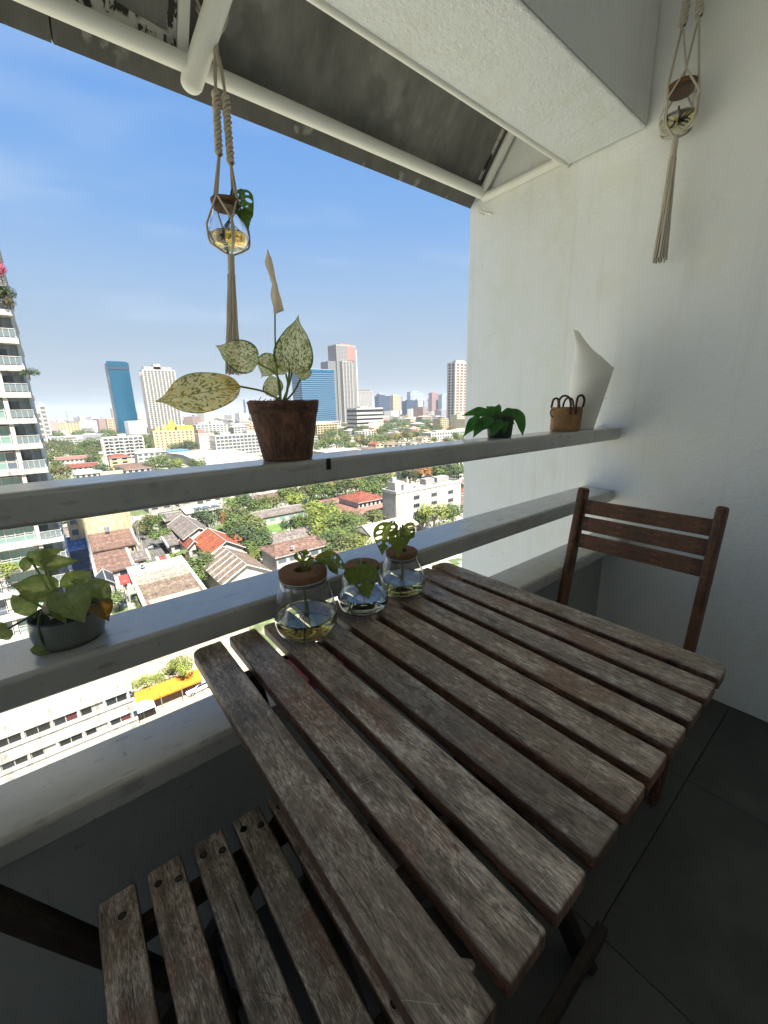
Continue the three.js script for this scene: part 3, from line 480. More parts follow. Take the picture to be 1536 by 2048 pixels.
  part('vine', tube([V(-0.03, 0.05, 0.02), A(78, 1225, 0.64), A(48, 1240, 0.63), A(17, 1257, 0.62)], 0.0016, 26, 6), stemDark, t);
  part('vine', tube([V(0.0, 0.05, 0.045), A(82, 1228, 0.63), A(84, 1270, 0.64), A(92, 1290, 0.645)], 0.0014, 26, 6), stemDark, t);
  const brownLeaf = A(105, 1215, 0.64); leaf(t, A(122, 1192, 0.645), A(100, 1240, 0.64), 0.034, up(brownLeaf), lmDry, { arch: 0.1, fold: 0.3, label: 'withered brown leaf' });
}
// ---------------------------------------------------------------- small plant, cloth basket and watering can on the top bar
{
  const c = V(1.112, 1.0428, -0.806), t = thing('potted_plant', 'small dark green plant in a low dark pot on the top bar', 'potted plant', c);
  const A = (x, y, d) => at(x, y, d).sub(c);
  part('pot', lathe([[0, 0], [0.034, 0], [0.037, 0.003], [0.042, 0.056], [0.043, 0.064], [0.040, 0.064], [0.038, 0.05], [0, 0.048]], 32), mat(0x232a24, 0.5), t);
  const up = (p, k = V(0, 0, 0)) => toEye(p.clone().add(c)).add(k);
  const list = [[[985, 838], [958, 866], 1.27, 1.25, 0.040, V(-0.2, 0.2, 0)], [[960, 838], [925, 876], 1.30, 1.27, 0.042, V(-0.5, 0.1, 0)], [[968, 840], [945, 877], 1.26, 1.25, 0.034, V(0, 0.1, 0)], [[975, 826], [924, 832], 1.32, 1.34, 0.034, V(0, 0.6, 0)],
    [[996, 838], [972, 812], 1.29, 1.30, 0.046, V(-0.1, 0.3, 0)], [[992, 830], [999, 808], 1.34, 1.36, 0.026, V(0, 0.5, 0)], [[1004, 834], [1042, 822], 1.31, 1.33, 0.034, V(0, 0.8, 0)], [[1028, 824], [1046, 874], 1.31, 1.28, 0.042, V(0.5, 0.2, 0)], [[1012, 836], [1030, 850], 1.28, 1.27, 0.02, V(0, 0.4, 0)],
    [[992, 842], [985, 875], 1.25, 1.23, 0.050, V(0, 0.2, 0)], [[1004, 842], [1008, 868], 1.26, 1.24, 0.036, V(0.2, 0.2, 0)], [[953, 835], [955, 818], 1.34, 1.36, 0.014, V(0, 0.3, 0)], [[980, 836], [968, 858], 1.24, 1.23, 0.036, V(-0.3, 0.1, 0)]];
  list.forEach(([b, e, d1, d2, w, k], i) => { const B = A(...b, d1), E = A(...e, d2); leaf(t, B, E, w, up(B, k), lmDark, { heart: 1, arch: 0.14, fold: 0.12, pw: 0.6, phase: i }); part('stem', tube([V(B.x * 0.2, 0.05, B.z * 0.2), V(B.x * 0.6, B.y * 0.5 + 0.045, B.z * 0.6), B], 0.0014, 12, 5), stemDark, t); });
}
{
  const c = V(1.511, 1.0428, -0.802), t = thing('fabric_basket', 'small brown cloth basket with looped handles beside the white can', 'basket', c);
  t.rotation.y = -0.66;
  const paper = tex(256, 256, (u, v) => { const f = fbm(u * 8, v * 8, 4, 231), cr = Math.abs(fbm(u * 14, v * 9, 3, 236) - 0.5); const k = 0.8 + 0.35 * (f - 0.5) + 0.12 * smooth(0.03, 0, cr); return [0.66 * k, 0.50 * k, 0.33 * k]; }, true, M2);
  const pm = mat(0xffffff, 0.9, { map: paper, bumpMap: paper, bumpScale: 0.004 });
  const g = lathe([[0, 0], [0.050, 0], [0.053, 0.002], [0.0525, 0.03], [0.054, 0.06], [0.0545, 0.084], [0.0545, 0.0865], [0.0525, 0.0865], [0.051, 0.06], [0.051, 0.012], [0, 0.012]], 40);
  { const p = g.attributes.position; for (let i = 0; i < p.count; i++) { const a = Math.atan2(p.getZ(i), p.getX(i)), k = 1 + 0.03 * Math.sin(a * 7) * Math.sin(p.getY(i) * 30) + 0.02 * (fbm(a * 4 + 5, p.getY(i) * 50, 2, 6) - 0.5); p.setX(i, p.getX(i) * k); p.setZ(i, p.getZ(i) * k); } g.computeVertexNormals(); }
  part('body', g, pm, t);
  const strap = mat(0x3b2519, 0.85), ribbon = (pts, w) => { const c2 = new THREE.CatmullRomCurve3(pts), n = 24, pos = [], idx = []; for (let i = 0; i <= n; i++) { const p = c2.getPoint(i / n); for (const s of [-1, 1]) pos.push(p.x, p.y, p.z + s * w / 2); } for (let i = 0; i < n; i++) { const a = 2 * i; idx.push(a, a + 2, a + 1, a + 1, a + 2, a + 3); } const q = new THREE.BufferGeometry(); q.setAttribute('position', new THREE.Float32BufferAttribute(pos, 3)); q.setIndex(idx); q.computeVertexNormals(); return q; };
  const sm = mat(0x4a3022, 0.85, { side: DS });
  for (const s of [-1, 1]) part('handle', tube([V(s * 0.010, 0.06, 0.0555), V(s * 0.0105, 0.10, 0.052), V(s * 0.018, 0.122, 0.046), V(s * 0.034, 0.126, 0.040), V(s * 0.0455, 0.112, 0.036), V(s * 0.043, 0.085, 0.036)], 0.0042, 26, 6), sm, t);
  for (const s of [-1, 1]) part('handle', tube([V(s * 0.010, 0.06, -0.0555), V(s * 0.0105, 0.10, -0.052), V(s * 0.018, 0.118, -0.046), V(s * 0.034, 0.116, -0.040), V(s * 0.043, 0.085, -0.036)], 0.004, 20, 6), sm, t);
  part('side_loop', tube([V(-0.053, 0.08, 0.01), V(-0.063, 0.076, 0.012), V(-0.064, 0.062, 0.012), V(-0.054, 0.05, 0.01)], 0.0022, 14, 6), sm, t);
  const so = new THREE.CircleGeometry(0.05, 24); so.rotateX(-Math.PI / 2); so.translate(0, 0.07, 0); part('filling', so, soilMat, t);
}
{ // watering can: a tapering body whose wall runs up into an open gutter spout
  const c = V(1.648, 1.0428, -0.806), t = thing('watering_can', 'tall white plastic watering can with an open spout, by the side wall', 'watering can', c);
  const Lp = [[0, -0.046], [0.075, -0.054], [0.127, -0.056], [0.214, -0.058], [0.27, -0.052], [0.313, -0.054], [0.36, -0.066], [0.385, -0.071]], Rp = [[0, 0.044], [0.057, 0.058], [0.225, 0.095], [0.39, 0.125]], Bp = [[0, 0.045], [0.12, 0.063], [0.2, 0.075], [0.27, 0.055], [0.33, 0.028], [0.385, 0.011]];
  const ip = (t2, y) => { let k = 0; while (k < t2.length - 2 && y > t2[k + 1][0]) k++; return lerp(t2[k][1], t2[k + 1][1], clamp((y - t2[k][0]) / (t2[k + 1][0] - t2[k][0]))); };
  const rimP = [[-0.072, 0.384], [-0.05, 0.374], [-0.032, 0.345], [0, 0.298], [0.04, 0.260], [0.072, 0.237], [0.096, 0.228], [0.13, 0.236]];
  const pos = [], idx = [], N = 72, K = 28;
  for (let i = 0; i <= N; i++) {
    const a = i / N * Math.PI * 2; let top = 0.25;
    for (let q = 0; q < 40; q++) { const x = (ip(Lp, top) + ip(Rp, top)) / 2 + (ip(Rp, top) - ip(Lp, top)) / 2 * Math.cos(a); top = lerp(top, ip(rimP.map(([p, h]) => [p, h]), x), 0.4); }
    for (let j = 0; j <= K; j++) { const y = top * j / K, l = ip(Lp, y), r = ip(Rp, y); pos.push((l + r) / 2 + (r - l) / 2 * Math.cos(a), y, ip(Bp, y) * Math.sin(a)); }
  }
  for (let i = 0; i < N; i++) for (let j = 0; j < K; j++) { const p = i * (K + 1) + j, q = p + K + 1; idx.push(p, p + 1, q, q, p + 1, q + 1); }
  const outer = new THREE.BufferGeometry(); outer.setAttribute('position', new THREE.Float32BufferAttribute(pos, 3)); outer.setIndex(idx); outer.computeVertexNormals();
  const inner = outer.clone(), ip2 = inner.attributes.position, nn = outer.attributes.normal; for (let i = 0; i < ip2.count; i++) ip2.setXYZ(i, ip2.getX(i) - nn.getX(i) * 0.0016, ip2.getY(i), ip2.getZ(i) - nn.getZ(i) * 0.0016);
  const base = new THREE.CircleGeometry(0.046, 40); base.rotateX(-Math.PI / 2); base.translate(0, 0.002, 0);
  const pm = mat(0xdedad0, 0.35, { side: DS });
  for (const g of [outer, inner, base]) g.deleteAttribute('uv');
  part('body', [outer, inner, base], pm, t);
  part('grip', tube([V(0.0945, 0.226, 0.022), V(0.100, 0.237, 0.01), V(0.101, 0.240, 0), V(0.100, 0.237, -0.01), V(0.0945, 0.226, -0.022)], 0.0022, 14, 6), pm, t);
  part('seam', tube([V(0.076, 0.118, 0.03), V(0.0785, 0.118, 0), V(0.076, 0.118, -0.03)], 0.0016, 10, 5), pm, t);
  t.rotation.y = -0.672; t.scale.setScalar(0.965);
}
// ---------------------------------------------------------------- glass jars with cork rings and cuttings on the table
function shell(prof, th) { // a glass wall of thickness th: outer profile up, inner profile down
  const n = prof.length, inner = prof.map(([x, y], i) => { const a = prof[Math.max(0, i - 1)], b = prof[Math.min(n - 1, i + 1)], dx = b[0] - a[0], dy = b[1] - a[1], l = Math.hypot(dx, dy) || 1; return [i === 0 ? 0 : Math.max(0, x - dy / l * th), i === n - 1 ? y : y + dx / l * th]; }).reverse();
  return lathe([...prof, ...inner], 72);
}
function jar(name, label, c, R, H, neck, corkH, water, wcol, group) {
  const t = thing(name, label, 'jar', c, group);
  const prof = spline([[0, 0.0005], [R * 0.45, 0.0008], [R * 0.72, 0.004], [R * 0.93, H * 0.14], [R, H * 0.30], [R * 0.95, H * 0.50], [neck + (R - neck) * 0.42, H * 0.76], [neck, H]], 44);
  part('glass', shell(prof, 0.0016), glassMat, t);
  part('lip', (() => { const g = new THREE.TorusGeometry(neck, 0.0013, 8, 56); g.rotateX(Math.PI / 2); g.translate(0, H, 0); return g; })(), new THREE.MeshPhysicalMaterial({ color: 0xe8f2ee, roughness: 0.05, transmission: 0.7, thickness: 0 }), t);
  const inside = prof.filter((p) => p[1] < water).map(([x, y]) => [Math.max(0, x - 0.0021), y + 0.0022]);
  const rw = inside[inside.length - 1][0];
  const w = lathe([...inside, [rw, water], [rw * 0.96, water - 0.0006], [0, water - 0.0006]], 64); part('water', w, waterMat(wcol, 0.11), t);
  const ro = neck + 0.0012, rh = neck * 0.36, cork = lathe([[rh, -0.008], [neck - 0.0016, -0.008], [neck - 0.0014, 0.002], [ro - 0.001, 0.002], [ro, 0.0035], [ro, corkH - 0.0015], [ro - 0.0015, corkH], [rh + 0.001, corkH], [rh, corkH - 0.001], [rh, -0.008]], 56); cork.translate(0, H, 0);
  const p = cork.attributes.position, uv = cork.attributes.uv; for (let i = 0; i < p.count; i++) uv.setXY(i, p.getX(i) + p.getY(i), p.getZ(i) + p.getY(i) * 0.7);
  part('cork', cork, corkMat, t); return { t, top: H + corkH, water, R };
}
function cutting(label, c, j, leaves, nroot = 9, seed = 1) {
  const t = thing('plant_cutting', label, 'plant cutting', c), r = rng(seed);
  const A = (x, y, d) => at(x, y, d).sub(c);
  const node = V(0.002, j.water + 0.006, 0.001);
  leaves.forEach(([b, e, d1, d2, w, k, o]) => { const B = A(...b, d1), E = A(...e, d2), up = toEye(B.clone().add(c)).add(k); (o.plain ? leaf : holed)(t, B, E, w, up, lmMon, o); part('stem', tube([node, V(0.003 * (r() - 0.5), j.top * 0.75, 0.003 * (r() - 0.5)), V(B.x * 0.25, j.top + 0.004, B.z * 0.25), V(B.x * 0.7, Math.max(j.top + 0.006, B.y + 0.004), B.z * 0.7), B], 0.0019, 26, 7), stemMat, t); });
  part('node', tube([V(0, j.water - 0.012, 0), V(0.002, j.water + 0.004, 0), V(0.001, j.water + 0.024, 0.001)], 0.0042, 10, 8), stemMat, t);
  const roots = []; for (let i = 0; i < nroot; i++) { const a = r() * 6.28, q = j.R * (0.25 + 0.5 * r()); roots.push(tube([V(0, j.water + 0.004, 0), V(q * 0.4 * Math.cos(a), j.water + 0.004 - 0.012 * r(), q * 0.4 * Math.sin(a)), V(q * Math.cos(a), 0.006 + j.water * 0.5 * r(), q * Math.sin(a))], 0.0006 + 0.0004 * r(), 14, 5)); } part('roots', roots, rootMat, t, null, 'stuff'); return t;
}
{
  const c1 = V(0.319, TY + 0.0006, -0.655), j1 = jar('glass_jar', 'large glass jar with yellowish water and a thick cork ring, nearest on the table', c1, 0.0595, 0.118, 0.0435, 0.015, 0.042, '#d6c98c');
  cutting('vine cutting with one long leaf reaching right out of the large jar', c1.clone(), j1, [
    [[603, 1126], [613, 1098], 0.745, 0.75, 0.040, V(0, 0.5, 0), { holes: [[0.4, 0.45, 0.1, 0.16], [0.62, 0.45, 0.08, 0.12]], fold: 0.3 }],
    [[628, 1118], [694, 1146], 0.76, 0.80, 0.040, V(0.1, 0.9, -0.1), { holes: [[0.45, 0.5, 0.05, 0.08], [0.65, 0.5, 0.05, 0.08]], fold: 0.45, arch: 0.2 }],
    [[652, 1128], [676, 1150], 0.77, 0.79, 0.020, V(0, 0.8, 0), { plain: 1, fold: 0.3 }]], 14, 31);
  const c2 = V(0.457, TY + 0.0006, -0.66), j2 = jar('glass_jar', 'low round glass jar standing in the middle of the three on the table', c2, 0.0545, 0.093, 0.036, 0.013, 0.040, '#dfe6e0');
  cutting('vine cutting with a broad leaf hanging over the front of the middle jar', c2.clone(), j2, [
    [[722, 1128], [738, 1199], 0.80, 0.77, 0.062, V(0, 0.35, 0), { holes: [[0.62, 0.5, 0.05, 0.09]], fold: 0.35, arch: 0.22 }],
    [[707, 1140], [700, 1172], 0.80, 0.78, 0.030, V(-0.4, 0.2, 0), { plain: 1, fold: 0.3 }]], 8, 32);
  const c3 = V(0.574, TY + 0.0006, -0.668), j3 = jar('glass_jar', 'round glass jar farthest along the table, beside the rail', c3, 0.0545, 0.093, 0.035, 0.013, 0.040, '#d8dcae');
  cutting('vine cutting with several holed leaves standing out of the farthest jar', c3.clone(), j3, [
    [[781, 1044], [765, 1112], 0.93, 0.87, 0.062, V(-0.5, 0.1, 0), { arch: 0.1 }],
    [[800, 1060], [796, 1118], 0.89, 0.84, 0.046, V(-0.1, 0.3, 0), { arch: 0.15, holes: [[0.35, 0.45, 0.05, 0.1]], fold: 0.25 }],
    [[806, 1052], [828, 1076], 0.93, 0.94, 0.052, V(0.3, 0.3, 0), { arch: 0.1, holes: [[0.4, 0.5, 0.12, 0.18], [0.68, 0.5, 0.07, 0.12]] }],
    [[805, 1072], [814, 1094], 0.90, 0.88, 0.026, V(0.2, 0.3, 0), { plain: 1, fold: 0.3 }]], 16, 33);
}
// ---------------------------------------------------------------- macrame hangers with glass jars
function braid(a, b, r, turns) { const gs = []; for (let k = 0; k < 3; k++) { const pts = []; for (let i = 0; i <= 44; i++) { const t = i / 44, an = t * turns * 6.283 + k * 2.094, p = a.clone().lerp(b, t), bulge = r * (0.75 + 0.5 * Math.abs(Math.sin(t * turns * 6.283))); pts.push(p.add(V(Math.cos(an) * bulge, 0, Math.sin(an) * bulge))); } gs.push(tube(pts, r * 0.72, 70, 6)); } return gs; }
function tassel(a, b, r0, r1, n, seed) { const gs = [], r = rng(seed); for (let i = 0; i < n; i++) { const an = i * 2.4, q = Math.sqrt((i + 0.5) / n), pts = []; for (let k = 0; k <= 9; k++) { const t = k / 9, p = a.clone().lerp(b, t * (0.96 + 0.05 * r())), rr = lerp(r0, r1, t ** 1.3) * q; pts.push(p.add(V(Math.cos(an + t * 0.6) * rr + 0.0014 * (r() - 0.5), 0, Math.sin(an + t * 0.6) * rr + 0.0014 * (r() - 0.5)))); } gs.push(tube(pts, 0.0027, 22, 5)); } return gs; }
function hanger(o) {
  const t = thing('macrame_hanger', o.label, 'hanger', o.c), m = o.mat, rel = (p) => p.clone().sub(o.c);
  const top = rel(o.top), J = rel(o.jar), gather = rel(o.gather);
  part('loop', o.loop.map((l) => tube(l.map(rel), 0.0042, 26, 7)), m, t);
  part('knot', tube([top.clone().add(V(0, 0.012, 0)), top, top.clone().add(V(0, -0.03, 0))], 0.008, 10, 9), m, t);
  const hang = o.split.map(rel), bend = o.braidEnd.map(rel);
  hang.forEach((h, i) => { part('braid', braid(h, bend[i], 0.0068, 4.5), m, t); });
  const upper = []; hang.forEach((h, i) => { for (let k = 0; k < 3; k++) upper.push(tube([top.clone().add(V(0.003 * k - 0.003, -0.02, 0.002 * i)), top.clone().lerp(h, 0.5).add(V(0.004 * (k - 1), 0, 0.003 * (i ? 1 : -1))), h.clone().add(V(0.002 * (k - 1), 0, 0))], 0.0024, 14, 5)); }); part('cords', upper, m, t);
  // net round the jar: each braid end opens into cords to four knots at the jar's shoulder, which meet below it
  const R = o.R + 0.004, kn = [0, 1, 2, 3].map((k) => { const a = o.turn + k * Math.PI / 2; return V(J.x + Math.cos(a) * R, J.y + o.kneeY, J.z + Math.sin(a) * R); });
  const fr = kn.map((p, k) => { const a = o.turn + (k + 0.5) * Math.PI / 2; return V(J.x + Math.cos(a) * R * 0.66, J.y + o.tieY, J.z + Math.sin(a) * R * 0.66); });
  const strands = [];
  kn.forEach((p, k) => { const from = fr[k].x * 0.78 + fr[k].z * 0.62 < J.x * 0.78 + J.z * 0.62 ? bend[0] : bend[1]; for (const s of [-0.0022, 0.0022]) strands.push(tube([from.clone().add(V(s, 0, 0)), from.clone().lerp(fr[k], 0.6).add(V(s, 0, 0)), fr[k].clone().add(V(s, 0, 0))], 0.0027, 16, 5));
    strands.push(tube([fr[k], V((fr[k].x + p.x) / 2, (fr[k].y + p.y) / 2, (fr[k].z + p.z) / 2), p.clone()], 0.0032, 12, 5)); strands.push(tube([fr[(k + 3) % 4], fr[(k + 3) % 4].clone().lerp(p, 0.5), p.clone()], 0.0032, 12, 5));
    for (const s of [-1, 1]) { const a = o.turn + k * Math.PI / 2 + s * 0.05; strands.push(tube([p, V(J.x + Math.cos(a) * R * 1.0, J.y + o.kneeY * 0.3, J.z + Math.sin(a) * R * 1.0), V(J.x + Math.cos(a) * R * 0.93, o.baseY - o.c.y + 0.012, J.z + Math.sin(a) * R * 0.93), V(J.x + Math.cos(a) * R * 0.55, o.baseY - o.c.y - 0.004, J.z + Math.sin(a) * R * 0.55), gather], 0.0030, 26, 5)); } });
  part('net', strands, m, t);
  part('wrap', tube([gather.clone().add(V(0, 0.004, 0)), gather.clone().lerp(rel(o.bottom), 0.10), gather.clone().lerp(rel(o.bottom), 0.17)], 0.0105, 12, 10), m, t);
  part('tassel', tassel(gather.clone().lerp(rel(o.bottom), 0.15), rel(o.bottom), 0.0105, o.spread, 40, o.seed), m, t);
  return t;
}
function hangingJar(label, c, R, H, neck, wcol) {
  const t = thing('hanging_jar', label, 'jar', c), prof = spline([[0, 0.0005], [R * 0.5, 0.001], [R * 0.8, 0.007], [R * 0.98, H * 0.24], [R * 0.97, H * 0.42], [R * 0.80, H * 0.68], [neck * 1.02, H * 0.86], [neck, H]], 40);
  part('glass', shell(prof, 0.0016), glassMat, t);
  const w = H * 0.30, inside = prof.filter((p) => p[1] < w).map(([x, y]) => [Math.max(0, x - 0.0021), y + 0.0022]), rw = inside[inside.length - 1][0];
  part('water', lathe([...inside, [rw, w], [rw * 0.96, w - 0.0006], [0, w - 0.0006]], 56), waterMat(wcol, 0.06), t);
  const ck = lathe([[0, -0.01], [neck - 0.0016, -0.01], [neck - 0.001, 0.002], [neck + 0.0025, 0.003], [neck + 0.0035, 0.012], [0.012, 0.012], [0.012, 0.004]], 44); ck.translate(0, H, 0); const p = ck.attributes.position, uv = ck.attributes.uv; for (let i = 0; i < p.count; i++) uv.setXY(i, p.getX(i) + p.getY(i), p.getZ(i) + p.getY(i) * 0.7);
  part('cork', ck, corkMat, t); return t;
}
{
  const J = V(0.531, 1.668, -1.42), c = V(0.531, 1.616, -1.42), top = V(0.549, 2.165, -1.42);
  hanger({ label: 'long beige macrame hanger with a tassel, tied to the sloping canopy tube', c, top, jar: J, gather: c, bottom: V(0.497, 1.262, -1.42), R: 0.058, baseY: 1.636, turn: 0.15, kneeY: 0.028, tieY: 0.10, mat: cordMat, spread: 0.026, seed: 4,
    loop: [[V(0.549, 2.17, -1.42), V(0.530, 2.205, -1.435), V(0.497, 2.25, -1.425), V(0.520, 2.285, -1.40), V(0.568, 2.26, -1.395), V(0.577, 2.22, -1.41), V(0.553, 2.175, -1.42)], [V(0.552, 2.165, -1.42), V(0.536, 2.20, -1.43), V(0.503, 2.255, -1.41), V(0.527, 2.292, -1.385), V(0.575, 2.262, -1.385), V(0.582, 2.215, -1.40), V(0.555, 2.17, -1.415)]],
    split: [V(0.538, 2.045, -1.425), V(0.562, 2.040, -1.415)], braidEnd: [V(0.528, 1.885, -1.425), V(0.558, 1.868, -1.415)] });
  const jc = V(0.531, 1.636, -1.42); hangingJar('glass jar with a cork lid hanging in the macrame against the sky', jc, 0.059, 0.118, 0.040, '#dccd92');
  const t = thing('plant_cutting', 'holed vine leaf growing from the jar hanging against the sky', 'plant cutting', jc), A = (x, y, d) => at(x, y, d).sub(jc);
  const B = A(484, 378, 1.25), E = A(498, 460, 1.25); holed(t, B, E, 0.076, toEye(B.clone().add(jc)).add(V(-0.2, 0, 0)), lmMon2, { arch: 0.06, fold: 0.08, holes: [[0.18, 0.5, 0.05, 0.10], [0.36, 0.52, 0.055, 0.17], [0.54, 0.52, 0.055, 0.19], [0.72, 0.5, 0.05, 0.15]] });
  part('stem', tube([V(0.005, 0.07, 0), V(0.012, 0.125, 0), V(0.03, 0.155, 0.005), A(476, 381, 1.25), B], 0.0018, 20, 6), stemDark, t);
  part('stem', tube([V(0.004, 0.10, 0), V(0.016, 0.145, 0.004), V(0.022, 0.165, 0.006)], 0.003, 10, 6), stemDark, t);
  const r = rng(8), roots = []; for (let i = 0; i < 10; i++) { const a = r() * 6.28, q = 0.04 * r() + 0.01; roots.push(tube([V(0.003, 0.08, 0), V(q * 0.5 * Math.cos(a), 0.06, q * 0.5 * Math.sin(a)), V(q * Math.cos(a), 0.038, q * Math.sin(a))], 0.0011, 10, 5)); } part('roots', roots, mat(0x1d2320, 0.8), t, null, 'stuff');
}
{
  const J = V(1.768, 2.045, -0.642), c = V(1.765, 1.980, -0.644), top = V(1.775, 2.52, -0.642);
  hanger({ label: 'pale macrame hanger with a tassel in front of the white side wall', c, top, jar: J, gather: c, bottom: V(1.765, 1.615, -0.644), R: 0.055, baseY: 1.998, turn: 0.35, kneeY: 0.03, tieY: 0.098, mat: cordMatPale, spread: 0.022, seed: 5,
    loop: [[V(1.775, 2.53, -0.642), V(1.768, 2.6, -0.642), V(1.775, 2.705, -0.642), V(1.782, 2.6, -0.642), V(1.776, 2.53, -0.642)]],
    split: [V(1.768, 2.43, -0.655), V(1.772, 2.43, -0.630)], braidEnd: [V(1.765, 2.285, -0.664), V(1.768, 2.285, -0.622)] });
  part('hook', [new THREE.TorusGeometry(0.012, 0.002, 8, 24).translate(1.775, 2.700, -0.642).translate(-c.x, -c.y, -c.z)], screwMat, scene.children[scene.children.length - 1]);
  const jc = V(1.766, 1.998, -0.643), t = hangingJar('glass jar with a cork lid hanging in the macrame by the side wall', jc, 0.054, 0.112, 0.038, '#cfc596');
  const k = thing('plant_cutting', 'short rooted stem lying in the jar by the side wall', 'plant cutting', jc), r = rng(9);
  part('stem', tube([V(-0.01, 0.02, 0.01), V(0.005, 0.04, 0), V(0.012, 0.075, -0.006)], 0.0034, 14, 7), stemDark, k);
  const roots = []; for (let i = 0; i < 7; i++) { const a = r() * 6.28, q = 0.03 * r() + 0.012; roots.push(tube([V(0, 0.035, 0), V(q * 0.6 * Math.cos(a), 0.026, q * 0.6 * Math.sin(a)), V(q * Math.cos(a), 0.012, q * Math.sin(a))], 0.0011, 10, 5)); } part('roots', roots, rootMat, k, null, 'stuff');
}
// ================================================================ the city
const G = GROUND;
const roofNoise = tex(512, 512, (u, v) => { const a = fbm(u * 10, v * 10, 4, 301), s = fbm(u * 50, v * 8, 3, 305), row = 0.5 + 0.5 * Math.cos(v * 64 * Math.PI * 2); const k = 0.80 + 0.5 * (a - 0.5) + 0.34 * (s - 0.5) - 0.12 * row - 0.16 * smooth(0.55, 0.75, fbm(u * 5, v * 7, 3, 307)); return [k, k * 0.985, k * 0.97]; }, true, M2);
const stainTone = tex(512, 512, (u, v) => { const a = fbm(u * 6, v * 6, 4, 311), s = smooth(0.55, 0.8, fbm(u * 40, v * 3, 3, 315)), d = smooth(0.6, 0.8, fbm(u * 14, v * 14, 3, 318)); const k = 0.95 + 0.1 * (a - 0.5) - 0.14 * s - 0.12 * d; return [k, k * 0.99, k * 0.97]; }, true, M2);
const groundTone = tex(1024, 1024, (u, v) => {
  const a = fbm(u * 30, v * 30, 5, 321), b = fbm(u * 9, v * 9, 4, 327), c = fbm(u * 120, v * 120, 2, 329);
  let k = mix3(hex('#8f8b80'), hex('#b3aa9b'), clamp(a * 1.6 - 0.3)); k = mix3(k, hex('#4f5a34'), smooth(0.47, 0.56, 0.6 * b + 0.4 * a)); k = mix3(k, hex('#6f7a4a'), 0.5 * smooth(0.6, 0.7, a)); const m = 0.8 + 0.4 * c; return [k[0] * m, k[1] * m, k[2] * m];
}, true, M2);
const paint = (c, r = 0.85) => mat(c, r, { map: sized(stainTone, 9) });
const roofM = (c) => mat(c, 0.85, { map: sized(roofNoise, 6), bumpMap: sized(roofNoise, 6), bumpScale: 0.05 });
const K = {
  white: paint(0xa9a7a1), white2: paint(0x9b9995), cream: paint(0xb8a987), cream2: paint(0xac9c7c), yellow: paint(0xb8a35c), pink: paint(0x9a6f66), beige: paint(0xc0b299), grey: paint(0x8d8d8b), dgrey: paint(0x5a5c5e), brown: paint(0x6b5547), blueish: paint(0x9aa7b4),
  rTan: roofM(0x8d7b68), rGrey: roofM(0x857c74), rBrown: roofM(0x86695a), rRed: roofM(0x95503b), rOrange: roofM(0xa95a38), rBlue: roofM(0x5f86ba), rDark: roofM(0x3c434c), rPale: roofM(0xb8a793), rWhite: roofM(0xd6d3cd), rPink: roofM(0xa57767), rRose: roofM(0x9c5040), rSky: roofM(0x4d8fd0), rCream: roofM(0xe4ddc9),
  glass: mat(0x22272b, 0.12), glassGreen: mat(0x667f76, 0.3), glassGrey: mat(0x4c555c, 0.15), glassBlue: mat(0x12526a, 0.12, { metalness: 0.35 }), glassBlue2: mat(0x1d6288, 0.15, { metalness: 0.3 }), glassDark: mat(0x1b1d1f, 0.25), slate: mat(0x2c3a4c, 0.35), road: mat(0x5b5956, 0.95, { map: sized(stainTone, 14) }), pave: mat(0xa99c88, 0.95, { map: sized(stainTone, 5) }), concrete: mat(0x9b978f, 0.95, { map: sized(stainTone, 7) }),
  trunk: mat(0x4a3a2a, 0.95), metal: mat(0x9aa0a4, 0.4, { metalness: 0.6 }), orange: mat(0xcf7a10, 0.8, { map: sized(stainTone, 5) }), lawn: mat(0x5f7a38, 0.95, { map: sized(stainTone, 8) }), tarp: mat(0xa9c4d6, 0.7), carWhite: mat(0xcfd0d0, 0.3), carGrey: mat(0x77797b, 0.3), tyre: mat(0x18181a, 0.8), red: paint(0xc23b35),
};
struct('ground', (() => { const g = new THREE.CircleGeometry(9000, 96); g.rotateX(-Math.PI / 2); g.translate(0, G, 0); return metric(g); })(), mat(0xffffff, 0.95, { map: sized(groundTone, 90) }), 'flat city ground of paving, bare soil and green patches', 'ground');

const many = (list, name, m, parent, single) => { if (!list.length) return; if (single && list.length <= 280) for (const g of list) part(name, g, m, parent); else part(name, list, m, parent, null, 'stuff'); };
